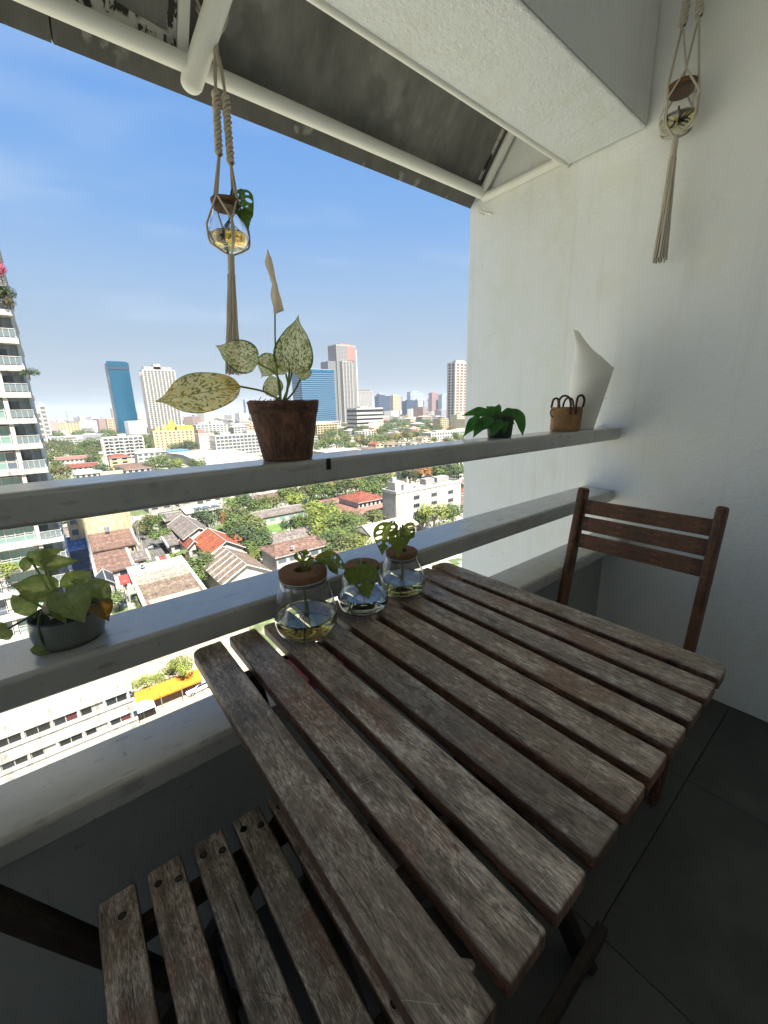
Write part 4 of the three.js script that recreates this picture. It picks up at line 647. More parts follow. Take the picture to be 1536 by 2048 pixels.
// a block with storeys: recessed glazing behind floor bands and piers
function block(name, label, category, o) {
  const z = o.z ?? hitY(o.l, o.b, G).z, A = hitZ(o.l, o.t, z), B = hitZ(o.r, o.t, z), x1 = Math.min(A.x, B.x), x2 = Math.max(A.x, B.x), top = o.top ?? A.y, d = o.d ?? 18, base = o.base ?? G;
  const c = V((x1 + x2) / 2, base, z - d / 2), w = x2 - x1, h = top - base, t = thing(name, label, category, c, o.group);
  if (o.turn) t.rotation.y = o.turn;
  const wall = o.wall ?? K.white, glass = o.glass ?? K.glass, fh = o.fh ?? 3.2, n = Math.max(1, Math.round((h - (o.cap ?? 1)) / fh)), f = (h - (o.cap ?? 1)) / n, e = o.proud ?? 0.3, band = o.band ?? 0.45, single = o.single;
  part('glazing', box(w - 2 * e, h - 0.3, d - 2 * e, 0, (h - 0.3) / 2, 0), glass, t);
  const bands = [], piers = [];
  for (let i = 0; i < n; i++) { const bh = i === 0 && o.solidBase ? f * 0.9 : f * band; bands.push(box(w, bh, d, 0, i * f + bh / 2 + (i ? -f * band * 0.35 : 0), 0)); }
  bands.push(box(w + (o.lip ?? 0), o.cap ?? 1, d + (o.lip ?? 0), 0, h - (o.cap ?? 1) / 2, 0));
  many(bands, 'floor_band', o.bandMat ?? wall, t, single);
  const ps = o.pier ?? 4, pw = o.pw ?? 0.9, ph = h - (o.cap ?? 1);
  if (ps) {
    const pe = o.pierOut ?? 0.02, nx = Math.max(1, Math.round(w / ps)), nz = Math.max(1, Math.round(d / ps));
    for (let i = 0; i <= nx; i++) { const x = lerp(-w / 2 + pw / 2, w / 2 - pw / 2, i / nx); piers.push(box(pw, ph, 0.5, x, ph / 2, d / 2 - 0.25 + pe)); if (o.back) piers.push(box(pw, ph, 0.5, x, ph / 2, -d / 2 + 0.25 - pe)); }
    for (let i = 0; i <= nz; i++) { const zz = lerp(-d / 2 + pw / 2, d / 2 - pw / 2, i / nz); for (const s of [-1, 1]) piers.push(box(0.5, ph, pw, s * (w / 2 - 0.25 + pe), ph / 2, zz)); }
  }
  many(piers, 'pier', o.pierMat ?? wall, t, single);
  if (o.solid) for (const [u1, u2, v1, v2, m] of o.solid) part('wall_panel', box((u2 - u1) * w, (v2 - v1) * h, 0.6, ((u1 + u2) / 2 - 0.5) * w, (v1 + v2) / 2 * h, d / 2 + 0.12), m ?? wall, t);
  if (o.sideSolid) part('end_wall', box(0.6, h - 0.2, d * 0.96, -w / 2 - 0.05, (h - 0.2) / 2, 0), o.sideSolid === true ? wall : o.sideSolid, t);
  if (o.balcony) { const bs = [], nx = Math.max(1, Math.round(w / (o.balW ?? 7))); for (let i = 0; i < n; i++) for (let k = 0; k < nx; k++) { const x = lerp(-w / 2, w / 2, (k + 0.5) / nx); bs.push(box(w / nx * 0.55, 0.9, 1.0, x, i * f + 0.5, d / 2 + 0.5)); } many(bs, 'balcony', o.balMat ?? wall, t, single); }
  const rooms = o.rooms ?? [[0.35, 0.65, 3]];
  for (const [u1, u2, rh, m] of rooms) part('roof_room', box((u2 - u1) * w, rh, d * 0.45, ((u1 + u2) / 2 - 0.5) * w, h + rh / 2 - 0.01, 0), m ?? wall, t);
  if (o.roofMat) part('roof', box(w - 0.8, 0.25, d - 0.8, 0, h + 0.02, 0), o.roofMat, t);
  if (o.extra) o.extra(t, w, h, d, f, n);
  return t;
}
// a low house under a pitched roof; corners of the eaves are given in the frame, at height h over the ground
function house(label, o) {
  const y = G + o.h, F = hitY(...o.fl, y), R = hitY(...o.fr, y), B = hitY(...o.bl, y), w = Math.abs(R.x - F.x), d = Math.max(3, F.z - B.z), c = V((F.x + R.x) / 2, G, F.z - d / 2);
  return houseAt(label, c, w, d, o);
}
function houseAt(label, c, w, d, o) {
  const t = thing(o.name ?? 'house', label, o.category ?? 'house', c, o.group), h = o.h, e = o.eave ?? 0.6, rh = o.rh ?? 2, rm = o.roof, wm = o.wall ?? K.white, th = 0.18;
  if (o.turn) t.rotation.y = o.turn;
  const W = w - 2 * e, D = d - 2 * e;
  part('wall', box(W, h, D, 0, h / 2, 0), wm, t);
  if (o.kind === 'hip') {
    const rx = o.ridge ?? 0.25, a = [[-w / 2, h, d / 2], [w / 2, h, d / 2], [w / 2, h, -d / 2], [-w / 2, h, -d / 2], [-w / 2 * rx * (w > d ? 1.6 : 0.2), h + rh, 0], [w / 2 * rx * (w > d ? 1.6 : 0.2), h + rh, 0]];
    for (const f of [[0, 1, 5, 4], [1, 2, 5], [2, 3, 4, 5], [3, 0, 4]]) part('roof', poly(a, [f]), rm, t);
    part('eaves', poly([...a.slice(0, 4).map(([x, yy, z]) => [x, yy - 0.02, z]), ...a.slice(0, 4).map(([x, yy, z]) => [x, yy - 0.3, z])], [[4, 5, 1, 0], [5, 6, 2, 1], [6, 7, 3, 2], [7, 4, 0, 3], [7, 6, 5, 4]]), o.trim ?? K.white, t);
    for (const [p, q] of [[0, 4], [1, 5], [2, 5], [3, 4], [4, 5]]) part('ridge', cyl(V(...a[p]).add(V(0, 0.05, 0)), V(...a[q]).add(V(0, 0.05, 0)), 0.14, 0.14, 6), rm, t);
  } else if (o.kind === 'shed') {                      // one slope, high at the back, in courses that step down
    const n = o.steps ?? 6, lo = h - 0.3, hi = h + rh;
    for (let i = 0; i < n; i++) { const z1 = lerp(-d / 2, d / 2, i / n), z2 = lerp(-d / 2, d / 2, (i + 1) / n), y1 = lerp(hi, lo, i / n), y2 = lerp(hi, lo, (i + 0.86) / n); const m = i < (o.pale ?? 0) ? K.rWhite : i < n / 2 ? rm : o.roof2 ?? rm; part('roof_panel', poly([[-w / 2, y1, z1], [w / 2, y1, z1], [w / 2, y2, z2], [-w / 2, y2, z2], [-w / 2, y1 - 0.15, z1], [w / 2, y1 - 0.15, z1], [w / 2, y2 - 0.4, z2], [-w / 2, y2 - 0.4, z2]], [[3, 2, 1, 0], [4, 5, 6, 7], [2, 3, 7, 6], [1, 2, 6, 5], [3, 0, 4, 7]]), m, t); }
    for (const s of [-1, 1]) part('gutter', poly([[s * (w / 2), hi + 0.1, -d / 2], [s * (w / 2 + 0.7), hi + 0.1, -d / 2], [s * (w / 2 + 0.7), lo + 0.1, d / 2], [s * (w / 2), lo + 0.1, d / 2], [s * (w / 2), hi - 0.6, -d / 2], [s * (w / 2 + 0.7), hi - 0.6, -d / 2], [s * (w / 2 + 0.7), lo - 0.6, d / 2], [s * (w / 2), lo - 0.6, d / 2]], [[0, 1, 2, 3], [3, 2, 6, 7], [1, 5, 6, 2], [0, 3, 7, 4]]), o.trim ?? K.white, t);
  } else {                                            // gable along x or z
    const along = o.axis === 'z', L = along ? d : w, S = along ? w : d, q = (a, yy, s) => along ? [s, yy, a] : [a, yy, -s];
    for (const s of [-1, 1]) {
      part('roof', poly([q(-L / 2, h + rh, 0), q(L / 2, h + rh, 0), q(L / 2, h - 0.05, s * S / 2), q(-L / 2, h - 0.05, s * S / 2), q(-L / 2, h + rh - th, 0), q(L / 2, h + rh - th, 0), q(L / 2, h - 0.05 - th, s * S / 2), q(-L / 2, h - 0.05 - th, s * S / 2)], s > 0 ? [[0, 1, 2, 3], [7, 6, 5, 4], [3, 2, 6, 7], [1, 5, 6, 2], [0, 3, 7, 4]] : [[3, 2, 1, 0], [4, 5, 6, 7], [7, 6, 2, 3], [2, 6, 5, 1], [4, 7, 3, 0]]), s > 0 && o.roofR ? o.roofR : rm, t);
      if (o.ribs) { const ribs = []; for (let k = 0; k <= o.ribs; k++) { const a = lerp(-L / 2 + 0.15, L / 2 - 0.15, k / o.ribs), p1 = V(...q(a, h + rh + 0.06, 0)), p2 = V(...q(a, h + 0.02, s * S / 2)); ribs.push(cyl(p1, p2, 0.16, 0.16, 5)); } if (s < 0) many(ribs, 'rib', K.white, t, true); }
    }
    part('ridge_cap', cyl(V(...q(-L / 2, h + rh + 0.04, 0)), V(...q(L / 2, h + rh + 0.04, 0)), 0.16, 0.16, 6), o.trim ?? K.grey, t);
    for (const s of [-1, 1]) { const a = s * (L / 2 - e), g = poly([q(a, h, -S / 2 + e), q(a, h, S / 2 - e), q(a, h + rh * (1 - 2 * e / S) + rh * 2 * e / S - 0.25, 0)], [[0, 1, 2]]); part('gable', g, wm, t); }
    for (const s of [-1, 1]) for (const k of [-1, 1]) part('bargeboard', cyl(V(...q(k * (L / 2 + 0.02), h + rh, 0)), V(...q(k * (L / 2 + 0.02), h, s * S / 2)), 0.16, 0.16, 5), o.trim ?? wm, t);
  }
  const nw = o.wins ?? Math.max(2, Math.floor(W / 3.2)); const rows = Math.max(1, Math.floor(h / 3));
  for (let f = 0; f < rows; f++) for (let i = 0; i < nw; i++) { const x = lerp(-W / 2, W / 2, (i + 0.5) / nw), ww = W / nw * (o.winW ?? 0.5), yy = h - 1.4 - f * 2.9, wn = part('window', box(ww + 0.2, 1.5, 0.12, x, yy, D / 2 + 0.02), K.white, t); part('pane', box(ww, 1.3, 0.1, x, yy, D / 2 + 0.06), o.pane ?? K.glass, wn); }
  part('downpipe', cyl(V(W / 2 - 0.3, 0, D / 2 + 0.12), V(W / 2 - 0.3, h - 0.3, D / 2 + 0.12), 0.06, 0.06, 6), K.grey, t);
  if (o.extra) o.extra(t, W, h, D);
  return t;
}

// ---------------------------------------------------------------- trees: leaf clumps on a trunk, a few kinds, cloned
function crownGeo(seed, o = {}) {
  const r = rng(seed), pos = [], col = [], nor = [], clumps = o.clumps ?? 12, per = o.per ?? 110, sx = o.sx ?? 1, sy = o.sy ?? 0.75;
  for (let c = 0; c < clumps; c++) {
    const th = r() * 6.283, ph = Math.acos(1 - 1.5 * r()), rr = 0.42 + 0.3 * r(), cx = Math.cos(th) * Math.sin(ph) * rr * sx, cy = Math.cos(ph) * rr * sy, cz = Math.sin(th) * Math.sin(ph) * rr * sx, cr = 0.26 + 0.24 * r(), tone = 0.5 + 0.95 * r();
    for (let k = 0; k < per; k++) {
      const a = r() * 6.283, b = Math.acos(1 - 2 * r()), q = cr * (0.55 + 0.45 * Math.cbrt(r())), d = V(Math.cos(a) * Math.sin(b), Math.cos(b), Math.sin(a) * Math.sin(b)), p = V(cx, cy, cz).addScaledVector(d, q), s = (o.leaf ?? 0.062) * (0.6 + 0.8 * r());
      const n = d.clone().add(V(r() - 0.5, 0.5 + r() * 0.6, r() - 0.5)).normalize(), u = n.clone().cross(V(r() - 0.5, r() - 0.5, r() - 0.5)).normalize(), v = n.clone().cross(u), tn = tone * (0.8 + 0.4 * r()), yl = 0.9 + 0.25 * r();
      const quad = [u.clone().multiplyScalar(s), v.clone().multiplyScalar(s * 0.55), u.clone().multiplyScalar(-s), v.clone().multiplyScalar(-s * 0.55)].map((w) => w.add(p));
      for (const i of [0, 1, 2, 0, 2, 3]) { pos.push(quad[i].x, quad[i].y, quad[i].z); nor.push(n.x, n.y, n.z); col.push(tn * yl, tn, tn * 0.8); }
    }
  }
  const g = new THREE.BufferGeometry(); g.setAttribute('position', new THREE.Float32BufferAttribute(pos, 3)); g.setAttribute('normal', new THREE.Float32BufferAttribute(nor, 3)); g.setAttribute('color', new THREE.Float32BufferAttribute(col, 3)); return g;
}
const leafM = (r, g, b) => new THREE.MeshStandardMaterial({ color: new THREE.Color().setRGB(r, g, b), roughness: 0.75, vertexColors: true, side: DS });
const LEAF = { green: leafM(0.062, 0.095, 0.020), dark: leafM(0.034, 0.058, 0.022), olive: leafM(0.082, 0.095, 0.030), lime: leafM(0.125, 0.155, 0.024), orange: leafM(0.19, 0.085, 0.03), yellow: leafM(0.16, 0.145, 0.035), pink: leafM(0.36, 0.06, 0.13), brownish: leafM(0.13, 0.10, 0.05) };
const CROWN = [0, 1, 2, 3, 4].map((i) => crownGeo(400 + i, { clumps: 12 + i, sy: 0.62 + 0.07 * i }));
const CROWN_TALL = crownGeo(420, { clumps: 14, sx: 0.55, sy: 1.1 });
const trunkGeo = (() => { const gs = [cyl(V(0, -1.6, 0), V(0.02, -0.25, 0.01), 0.07, 0.045, 8)]; const r = rng(77); for (let i = 0; i < 5; i++) { const a = i * 1.3 + r(); gs.push(cyl(V(0.02, -0.35 + 0.03 * i, 0.01), V(Math.cos(a) * 0.42, 0.05 + 0.12 * r(), Math.sin(a) * 0.42), 0.032, 0.012, 6)); } return merge(gs); })();
const treeProto = {}, railGlass = new THREE.MeshPhysicalMaterial({ color: 0xa8b4b6, roughness: 0.1, transmission: 0.75, thickness: 0 });
function tree(label, c, R, tone, kind = 0, o = {}) { // c: crown centre
  const key = tone + kind; let t;
  if (!treeProto[key]) {
    t = thing(o.name ?? 'leafy_tree', label, o.category ?? 'tree', V(0, 0, 0), o.group);
    part('trunk', trunkGeo, K.trunk, t); part('crown', kind === 'tall' ? CROWN_TALL : CROWN[kind], LEAF[tone], t); treeProto[key] = t;
  } else { t = treeProto[key].clone(); t.name = numbered(o.name ?? 'leafy_tree'); scene.add(t); t.userData = { label, category: o.category ?? 'tree' }; if (o.group) t.userData.group = o.group; }
  t.position.copy(c); const k = o.flat ?? 1; t.scale.set(R, R * k, R); t.rotation.y = o.turn ?? (c.x * 7.3 + c.z * 3.1) % 6.28;
  t.children[0].scale.set(1, Math.max(0.6, (c.y - G) / (1.58 * R * k)), 1); return t;
}
const treeAt = (label, px, py, hc, R, tone, kind, o) => tree(label, hitY(px, py, G + hc), R, tone, kind, o);
// ---------------------------------------------------------------- the white apartment tower at the left
{
  const z0 = -66, xr = -1.46, W = 16, D = 14, base = G, t = thing('apartment_tower', 'tall white apartment tower with stacked balconies at the left edge', 'tower', V(xr - W / 2, base, z0 - D / 2));
  const X = (x) => x - (xr - W / 2), Y = (y) => y - base, fz = D / 2, fh = 3.0, y0 = -5.0 - 0.6;   // floor slabs at y0 + k * fh
  const wall = K.white, side = K.blueish;
  part('core', box2(-W / 2, W / 2 - 0.1, 0, Y(80), -fz, fz - 2.4), wall, t);
  const shapes = { col: box(0.42, fh - 0.55, 0.42, 0, 0, 0) };
  for (let k = -12; k < 13; k++) {
    const y = Y(y0 + k * fh); if (y < 0) continue;
    part('floor_slab', box2(-W / 2 - 0.1, W / 2 + 0.08, y, y + 0.62, -fz, fz + 0.25), wall, t);
    const seen = k > -9 && k < 9;
    part('side_wall', box2(W / 2 - 0.22, W / 2 - 0.02, y + 0.62, y + fh, -fz + 0.5, fz - 1.1), side, t);
    for (const x of [W / 2 - 2.35, W / 2 - 6.6, -W / 2 + 1.0]) { const c = part('column', shapes.col, wall, t); c.position.set(x, y + 0.62 + (fh - 0.6) / 2, fz - 0.2); }
    part('balcony_wall', box2(W / 2 - 2.3, W / 2 - 0.2, y + 0.62, y + fh, fz - 2.38, fz - 2.3), K.blueish, t); part('balcony_door', box2(W / 2 - 2.2, W / 2 - 1.3, y + 0.64, y + fh - 0.4, fz - 2.29, fz - 2.25), K.glassGrey, t);
    // window group set back behind the column line
    const w1 = W / 2 - 6.35, w2 = W / 2 - 2.7, wy1 = y + 0.72, wy2 = y + fh - 0.35, f = part('window', [box2(w1, w2, wy2, wy2 + 0.12, fz - 0.75, fz - 0.55), box2(w1, w2, wy1 - 0.1, wy1, fz - 0.75, fz - 0.55), ...[0, 1, 2, 3, 4].map((i) => box2(lerp(w1, w2, i / 4) - 0.045, lerp(w1, w2, i / 4) + 0.045, wy1, wy2, fz - 0.75, fz - 0.55)), box2(w1, w2, wy1 + 0.85, wy1 + 0.92, fz - 0.74, fz - 0.56)], K.white, t);
    if (seen) for (let i = 0; i < 4; i++) part('pane', box2(lerp(w1, w2, i / 4) + 0.05, lerp(w1, w2, (i + 1) / 4) - 0.05, wy1, wy2, fz - 0.70, fz - 0.66), (i + k * 3) % 4 === 3 ? K.glassGrey : K.glassGreen, f);
    const w3 = -W / 2 + 1.3, w4 = W / 2 - 7.0, f2 = part('window', [box2(w3, w4, wy2, wy2 + 0.12, fz - 0.75, fz - 0.55), ...[0, 1, 2, 3, 4, 5, 6].map((i) => box2(lerp(w3, w4, i / 6) - 0.045, lerp(w3, w4, i / 6) + 0.045, wy1, wy2, fz - 0.75, fz - 0.55))], K.white, t); part('pane', box2(w3, w4, wy1, wy2, fz - 0.70, fz - 0.66), K.glassGrey, f2);
    // balcony railing: posts, rail and bars
    const rl = [box2(W / 2 - 2.2, W / 2, y + 1.55, y + 1.62, fz + 0.12, fz + 0.2), box2(W / 2 - 0.05, W / 2 + 0.03, y + 1.55, y + 1.62, fz - 2.2, fz + 0.2)]; for (let i = 0; i <= 4; i++) rl.push(box2(W / 2 - 2.2 + i * 0.53, W / 2 - 2.2 + i * 0.53 + 0.035, y + 0.62, y + 1.55, fz + 0.14, fz + 0.18));
    part('balcony_rail', rl, wall, t);
    part('rail_glass', box2(W / 2 - 2.15, W / 2 - 0.1, y + 0.7, y + 1.5, fz + 0.150, fz + 0.158), railGlass, t); part('rail', box2(-W / 2, W / 2 - 2.6, y + 1.5, y + 1.56, fz + 0.12, fz + 0.18), wall, t);
  }
  // greenery on the tower's upper and lower balconies
  const bush = (label, px, py, R, tone, kind, o = {}) => { const p = hitZ(px, py, z0 + 0.3), b = thing('balcony_shrub', label, 'shrub', p); part('foliage', CROWN[kind], LEAF[tone], b); part('stem', cyl(V(0, -1, 0), V(0, -0.2, 0), 0.08, 0.05, 6), K.trunk, b); b.scale.set(R * (o.w ?? 1), R, R); return b; };
  bush('pink flowering shrub trailing from the highest balcony of the white tower', 0, 540, 1.25, 'pink', 1, { w: 0.6 });
  bush('green shrub above the pink flowers at the top of the white tower', 4, 585, 1.3, 'dark', 2);
  bush('dark creeper hanging off the corner of the white tower', 19, 606, 1.0, 'brownish', 3, { w: 0.7 });
  bush('dark leafy shrub sticking out over the white tower\'s corner', 57, 745, 0.9, 'dark', 0, { w: 1.2 });
  bush('yellow green shrub on a low balcony of the white tower', 12, 1138, 1.3, 'lime', 1, { w: 1.4 });
}
// ---------------------------------------------------------------- skyline towers
block('office_tower', 'blue glass office tower with a dark narrow side, left of the white tower block', 'tower', { l: 214, r: 256, t: 724, z: -880, d: 42, wall: K.glassBlue, bandMat: K.glassBlue, glass: K.glassBlue, band: 0.12, proud: 0.15, pier: 0, cap: 6, fh: 4, lip: 0.6, rooms: [[0.02, 0.98, 3, K.glassBlue]], sideSolid: K.slate, extra: (t, w, h, d) => { part('sign_panel', box(0.4, 7, 12, -w / 2 - 0.4, h * 0.8, d * 0.15), K.white, t); part('crown_band', box(w + 1, 5, d + 1, 0, h - 9, 0), K.slate, t); } });
block('apartment_block', 'white and grey high apartment slab beside the blue glass tower', 'tower', { l: 284, r: 349, t: 738, z: -760, d: 30, wall: K.white, glass: K.dgrey, fh: 3.1, band: 0.22, pier: 5.5, pw: 1.7, pierOut: 0.5, cap: 2, rooms: [[0.08, 0.95, 5, K.grey], [0.38, 0.6, 9]] });
block('office_block', 'banded blue glass office block behind the brown pot', 'office', { l: 601, r: 668, t: 737, z: -800, d: 45, wall: K.glassBlue2, bandMat: K.glassBlue2, glass: K.glassBlue, band: 0.4, fh: 4.2, pier: 0, proud: 0.5, cap: 4, rooms: [[0.05, 0.95, 2, K.white]], extra: (t, w, h, d, f, n) => { const g = []; for (let i = 1; i < n; i++) if (i % 1 === 0) g.push(box(w + 0.4, 0.5, d + 0.4, 0, i * f, 0)); part('white_fin', g, K.blueish, t, null, 'stuff'); } });
block('podium', 'low white podium of windows under the banded blue office block', 'building', { l: 590, r: 682, t: 846, z: -770, d: 30, wall: K.white, fh: 4, pier: 6, pw: 2, rooms: [] });
{ const t = block('apartment_block', 'tall grey and white apartment tower with a reddish top', 'tower', { l: 672, r: 712, t: 688, z: -900, d: 40, wall: K.grey, glass: K.dgrey, fh: 3.1, band: 0.3, pier: 5, pw: 1.4, cap: 4, rooms: [[0.3, 0.8, 4, K.pink]], extra: (t2, w, h, d) => { part('lower_wing', box(w * 0.5, h * 0.80, 12, -w * 0.12, h * 0.40, d / 2 + 6), K.white2, t2); const gs = [], gp = []; for (let i = 0; i < 52; i++) gs.push(box(w * 0.43, 1.6, 0.6, -w * 0.12, 3 + i * h * 0.80 / 53, d / 2 + 12.1)); for (let i = 0; i < 4; i++) gp.push(box(1.6, h * 0.8, 0.9, -w * 0.12 + (i - 1.5) * w * 0.15, h * 0.4, d / 2 + 12.4)); part('window', gs, K.dgrey, t2, null, 'stuff'); part('pier', gp, K.white, t2, null, 'stuff'); part('red_panel', box(w * 0.38, h * 0.17, 1.2, w * 0.2, h * 0.9, d / 2 + 0.5), K.pink, t2); part('white_edge', box(4, h * 0.95, 1.6, w / 2 - 1.5, h * 0.475, d / 2 + 0.6), K.white, t2); } }); }
block('apartment_block', 'grey shoulder wing attached to the left of the red-topped tower', 'tower', { l: 656, r: 672, t: 722, z: -905, d: 36, wall: K.grey, glass: K.slate, fh: 3.1, band: 0.35, pier: 5, pw: 1.2, rooms: [] });
block('apartment_block', 'pale mid-height tower with a flat brown roof edge', 'tower', { l: 714, r: 745, t: 782, z: -1150, d: 30, wall: K.white2, glass: K.dgrey, fh: 3.2, band: 0.35, pier: 6, pw: 2.4, cap: 3, lip: 1.5, bandMat: K.white2, rooms: [[0.05, 0.95, 4, K.brown]] });
block('office_block', 'white office block striped by four dark window bands', 'office', { l: 713, r: 766, t: 816, b: 868, d: 32, wall: K.white, glass: K.glassDark, fh: 7, band: 0.55, pier: 0, cap: 3, rooms: [[0.25, 0.5, 2.5]], solid: [[0.42, 1.01, 0, 0.42]] });
block('annex', 'grey annex at the lower left corner of the striped white office', 'building', { l: 705, r: 716, t: 849, b: 867, d: 18, wall: K.slate, glass: K.glassDark, fh: 4, pier: 0, rooms: [] });
block('apartment_block', 'tall white and brown slab tower beside the balcony wall', 'tower', { l: 911, r: 950, t: 724, z: -640, d: 24, wall: K.white, bandMat: K.white, glass: K.brown, fh: 6.2, band: 0.36, pier: 12, pw: 3.6, pierOut: 0.6, cap: 3, rooms: [[0.15, 0.6, 5]] });
const far = [[757, 779, 792, -1500, 'slate', 'dark grey slab among the far towers, with white edges'], [760, 764, 788, -1520, 'white', 'slim white tower at the left end of the far cluster'], [786, 800, 791, -1600, 'cream', 'pale cream tower in the far cluster'], [800, 807, 793, -1650, 'grey', 'grey tower close behind the cream one'], [821, 846, 784, -1700, 'blueish', 'wide blue grey tower in the middle of the far cluster'], [813, 835, 802, -1300, 'slate', 'dark blue office in front of the far cluster'], [836, 844, 800, -1320, 'white', 'white slab joined to the dark blue office'], [864, 877, 786, -1800, 'pink', 'dull reddish tower right of the far cluster'], [884, 905, 789, -1750, 'blueish', 'pale banded tower before the right-hand slab'], [848, 856, 802, -2400, 'grey', 'faint grey tower in the haze right of the cluster'], [858, 864, 799, -2600, 'blueish', 'faint bluish tower in the haze behind the reddish one'], [879, 884, 801, -2300, 'white', 'thin faint tower between the reddish and the banded one'],
  [76, 92, 812, -900, 'white', 'pale stepped tower just right of the white apartment tower'], [64, 84, 826, -700, 'white2', 'white slab peeping out from behind the apartment tower'], [130, 134, 822, -2800, 'grey', 'thin far tower at the left horizon'], [98, 103, 824, -2600, 'blueish', 'small far tower near the left edge'], [182, 196, 838, -1500, 'white', 'white hospital-like block on the left horizon'], [490, 500, 800, -2100, 'blueish', 'pale tower half hidden by the brown pot']];
for (const [l, r, t, z, k, lab] of far) block('far_tower', lab, 'tower', { l, r, t, z, d: 30, wall: K[k], glass: k === 'slate' ? K.slate : K.dgrey, fh: 6.5, band: 0.42, pier: 9, pw: 2.2, rooms: [[0.2, 0.7, 5]] });

// ---------------------------------------------------------------- apartment blocks of the middle distance
block('apartment_block', 'cream apartment block with rows of square windows by the tree mass', 'apartment block', { l: 131, r: 160, t: 846, b: 880, d: 22, wall: K.cream, glass: K.brown, fh: 3.1, band: 0.45, pier: 5.4, pw: 2.4, rooms: [[0.05, 0.95, 1.5, K.brown]] });
block('apartment_block', 'pale cream lower wing left of the square-windowed block', 'apartment block', { l: 106, r: 131, t: 846, b: 876, d: 16, wall: K.cream2, glass: K.brown, fh: 3.3, band: 0.55, pier: 5, pw: 3, rooms: [] });
block('apartment_block', 'white balconied apartment block with a green roof terrace', 'apartment block', { l: 204, r: 286, t: 876, b: 924, d: 20, wall: K.white, glass: K.glassGrey, fh: 3.0, band: 0.40, pier: 4.4, pw: 0.8, pierOut: 0.5, balcony: true, balW: 8.8, roofMat: K.concrete, rooms: [[0.4, 0.6, 2.5]], sideSolid: null });
block('car_park', 'open grey parking deck with a yellow stair tower below the blue glass tower', 'car park', { l: 213, r: 283, t: 838, b: 872, d: 30, wall: K.beige, glass: K.brown, fh: 3.4, band: 0.4, pier: 9, pw: 1, rooms: [], extra: (t, w, h, d) => { part('stair_tower', box(w * 0.3, h + 1.2, 6, -w * 0.02, (h + 1.2) / 2, d / 2 - 1), K.yellow, t); const g = []; for (let i = 0; i < 5; i++) for (let k = 0; k < 2; k++) g.push(box(2, 1.4, 0.3, -w * 0.02 + (k - 0.5) * 5, 5 + i * 4, d / 2 + 2.05)); part('window', g, K.glassDark, t, null, 'stuff'); } });
{
  block('apartment_block', 'long cream apartment block with a brown roof and yellow gables', 'apartment block', { l: 305, r: 388, t: 862, b: 904, d: 20, wall: K.cream, glass: K.brown, fh: 3.1, band: 0.5, pier: 5, pw: 2.6, cap: 2, rooms: [[0.02, 0.98, 1.8, K.rBrown]], extra: (t, w, h, d) => {
    for (const [u, ww, hh] of [[0.12, 5, 5], [0.3, 7, 7], [0.47, 10, 13], [0.6, 6, 6]]) part('gable', prism([[-ww / 2, 0], [ww / 2, 0], [ww / 2, hh * 0.35], [0, hh], [-ww / 2, hh * 0.35]], 3).translate((u - 0.5) * w, h, d / 2 - 3), u === 0.47 ? mat(0xb8983a, 0.7) : K.yellow, t);
    part('yellow_roof', prism([[-8, 0], [8, 0], [6, 4], [-6, 4]], 10).translate(w * 0.36, h + 0.5, -4), mat(0xb8a832, 0.7), t); } });
}
block('apartment_block', 'pale pink block with an ochre panel, right of the cream block', 'apartment block', { l: 397, r: 428, t: 868, b: 905, d: 18, wall: paint(0xd6b7a6), glass: K.glassGrey, fh: 3.1, band: 0.55, pier: 4, pw: 2.6, rooms: [[0.05, 0.5, 4, K.pink]] });
block('apartment_block', 'long white gridded apartment block left of the brown pot', 'apartment block', { l: 430, r: 560, t: 872, b: 915, d: 20, wall: K.white, glass: K.glassGrey, fh: 3.1, band: 0.34, pier: 4, pw: 0.7, pierOut: 0.4, rooms: [[0.1, 0.25, 3], [0.5, 0.62, 3]] });
block('apartment_block', 'stepped white rooftops rising behind the pale pink block', 'apartment block', { l: 392, r: 455, t: 850, b: 880, d: 24, wall: K.white, glass: K.glassGrey, fh: 3.2, band: 0.5, pier: 6, pw: 2, rooms: [[0.5, 0.9, 5], [0.1, 0.3, 3]] });
block('building', 'low white building with a blue tiled strip near the small far plant', 'building', { l: 862, r: 935, t: 866, b: 885, d: 18, wall: K.white, glass: K.glassGrey, fh: 3.1, band: 0.5, pier: 5, pw: 2, rooms: [[0.2, 0.5, 2]] });
block('apartment_block', 'white apartment block with dark windows below the top bar, by the wall edge', 'apartment block', { l: 888, r: 960, t: 924, b: 965, d: 16, wall: K.white, glass: K.glassDark, fh: 3.1, band: 0.34, pier: 3.2, pw: 1.1, rooms: [] });

// ---------------------------------------------------------------- roofs and houses between the two upper bars and above
house('long red corrugated roof between the trees at the left', { fl: [131, 937], fr: [193, 925], bl: [128, 930], h: 6, rh: 1.6, roof: K.rRed });
house('small house with a red roof left of the long red one', { fl: [100, 944], fr: [131, 937], bl: [98, 938], h: 5, rh: 1.4, roof: K.rRose });
house('flat white house with a dark strip window behind the top bar', { fl: [147, 950], fr: [203, 940], bl: [146, 940], h: 6, rh: 0.6, kind: 'hip', roof: K.rWhite, wins: 5 });
house('brown hipped roof below the white balconied block', { fl: [240, 941], fr: [290, 928], bl: [238, 930], h: 6, rh: 2.2, kind: 'hip', roof: K.rBrown });
house('faded red roof row in front of the tree mass', { fl: [110, 921], fr: [182, 912], bl: [108, 914], h: 6, rh: 1.2, roof: K.rPink });
house('low shed with a bright blue roof below the cream block', { fl: [346, 908], fr: [386, 903], bl: [350, 898], h: 5, rh: 0.7, roof: K.rSky, wall: K.grey });
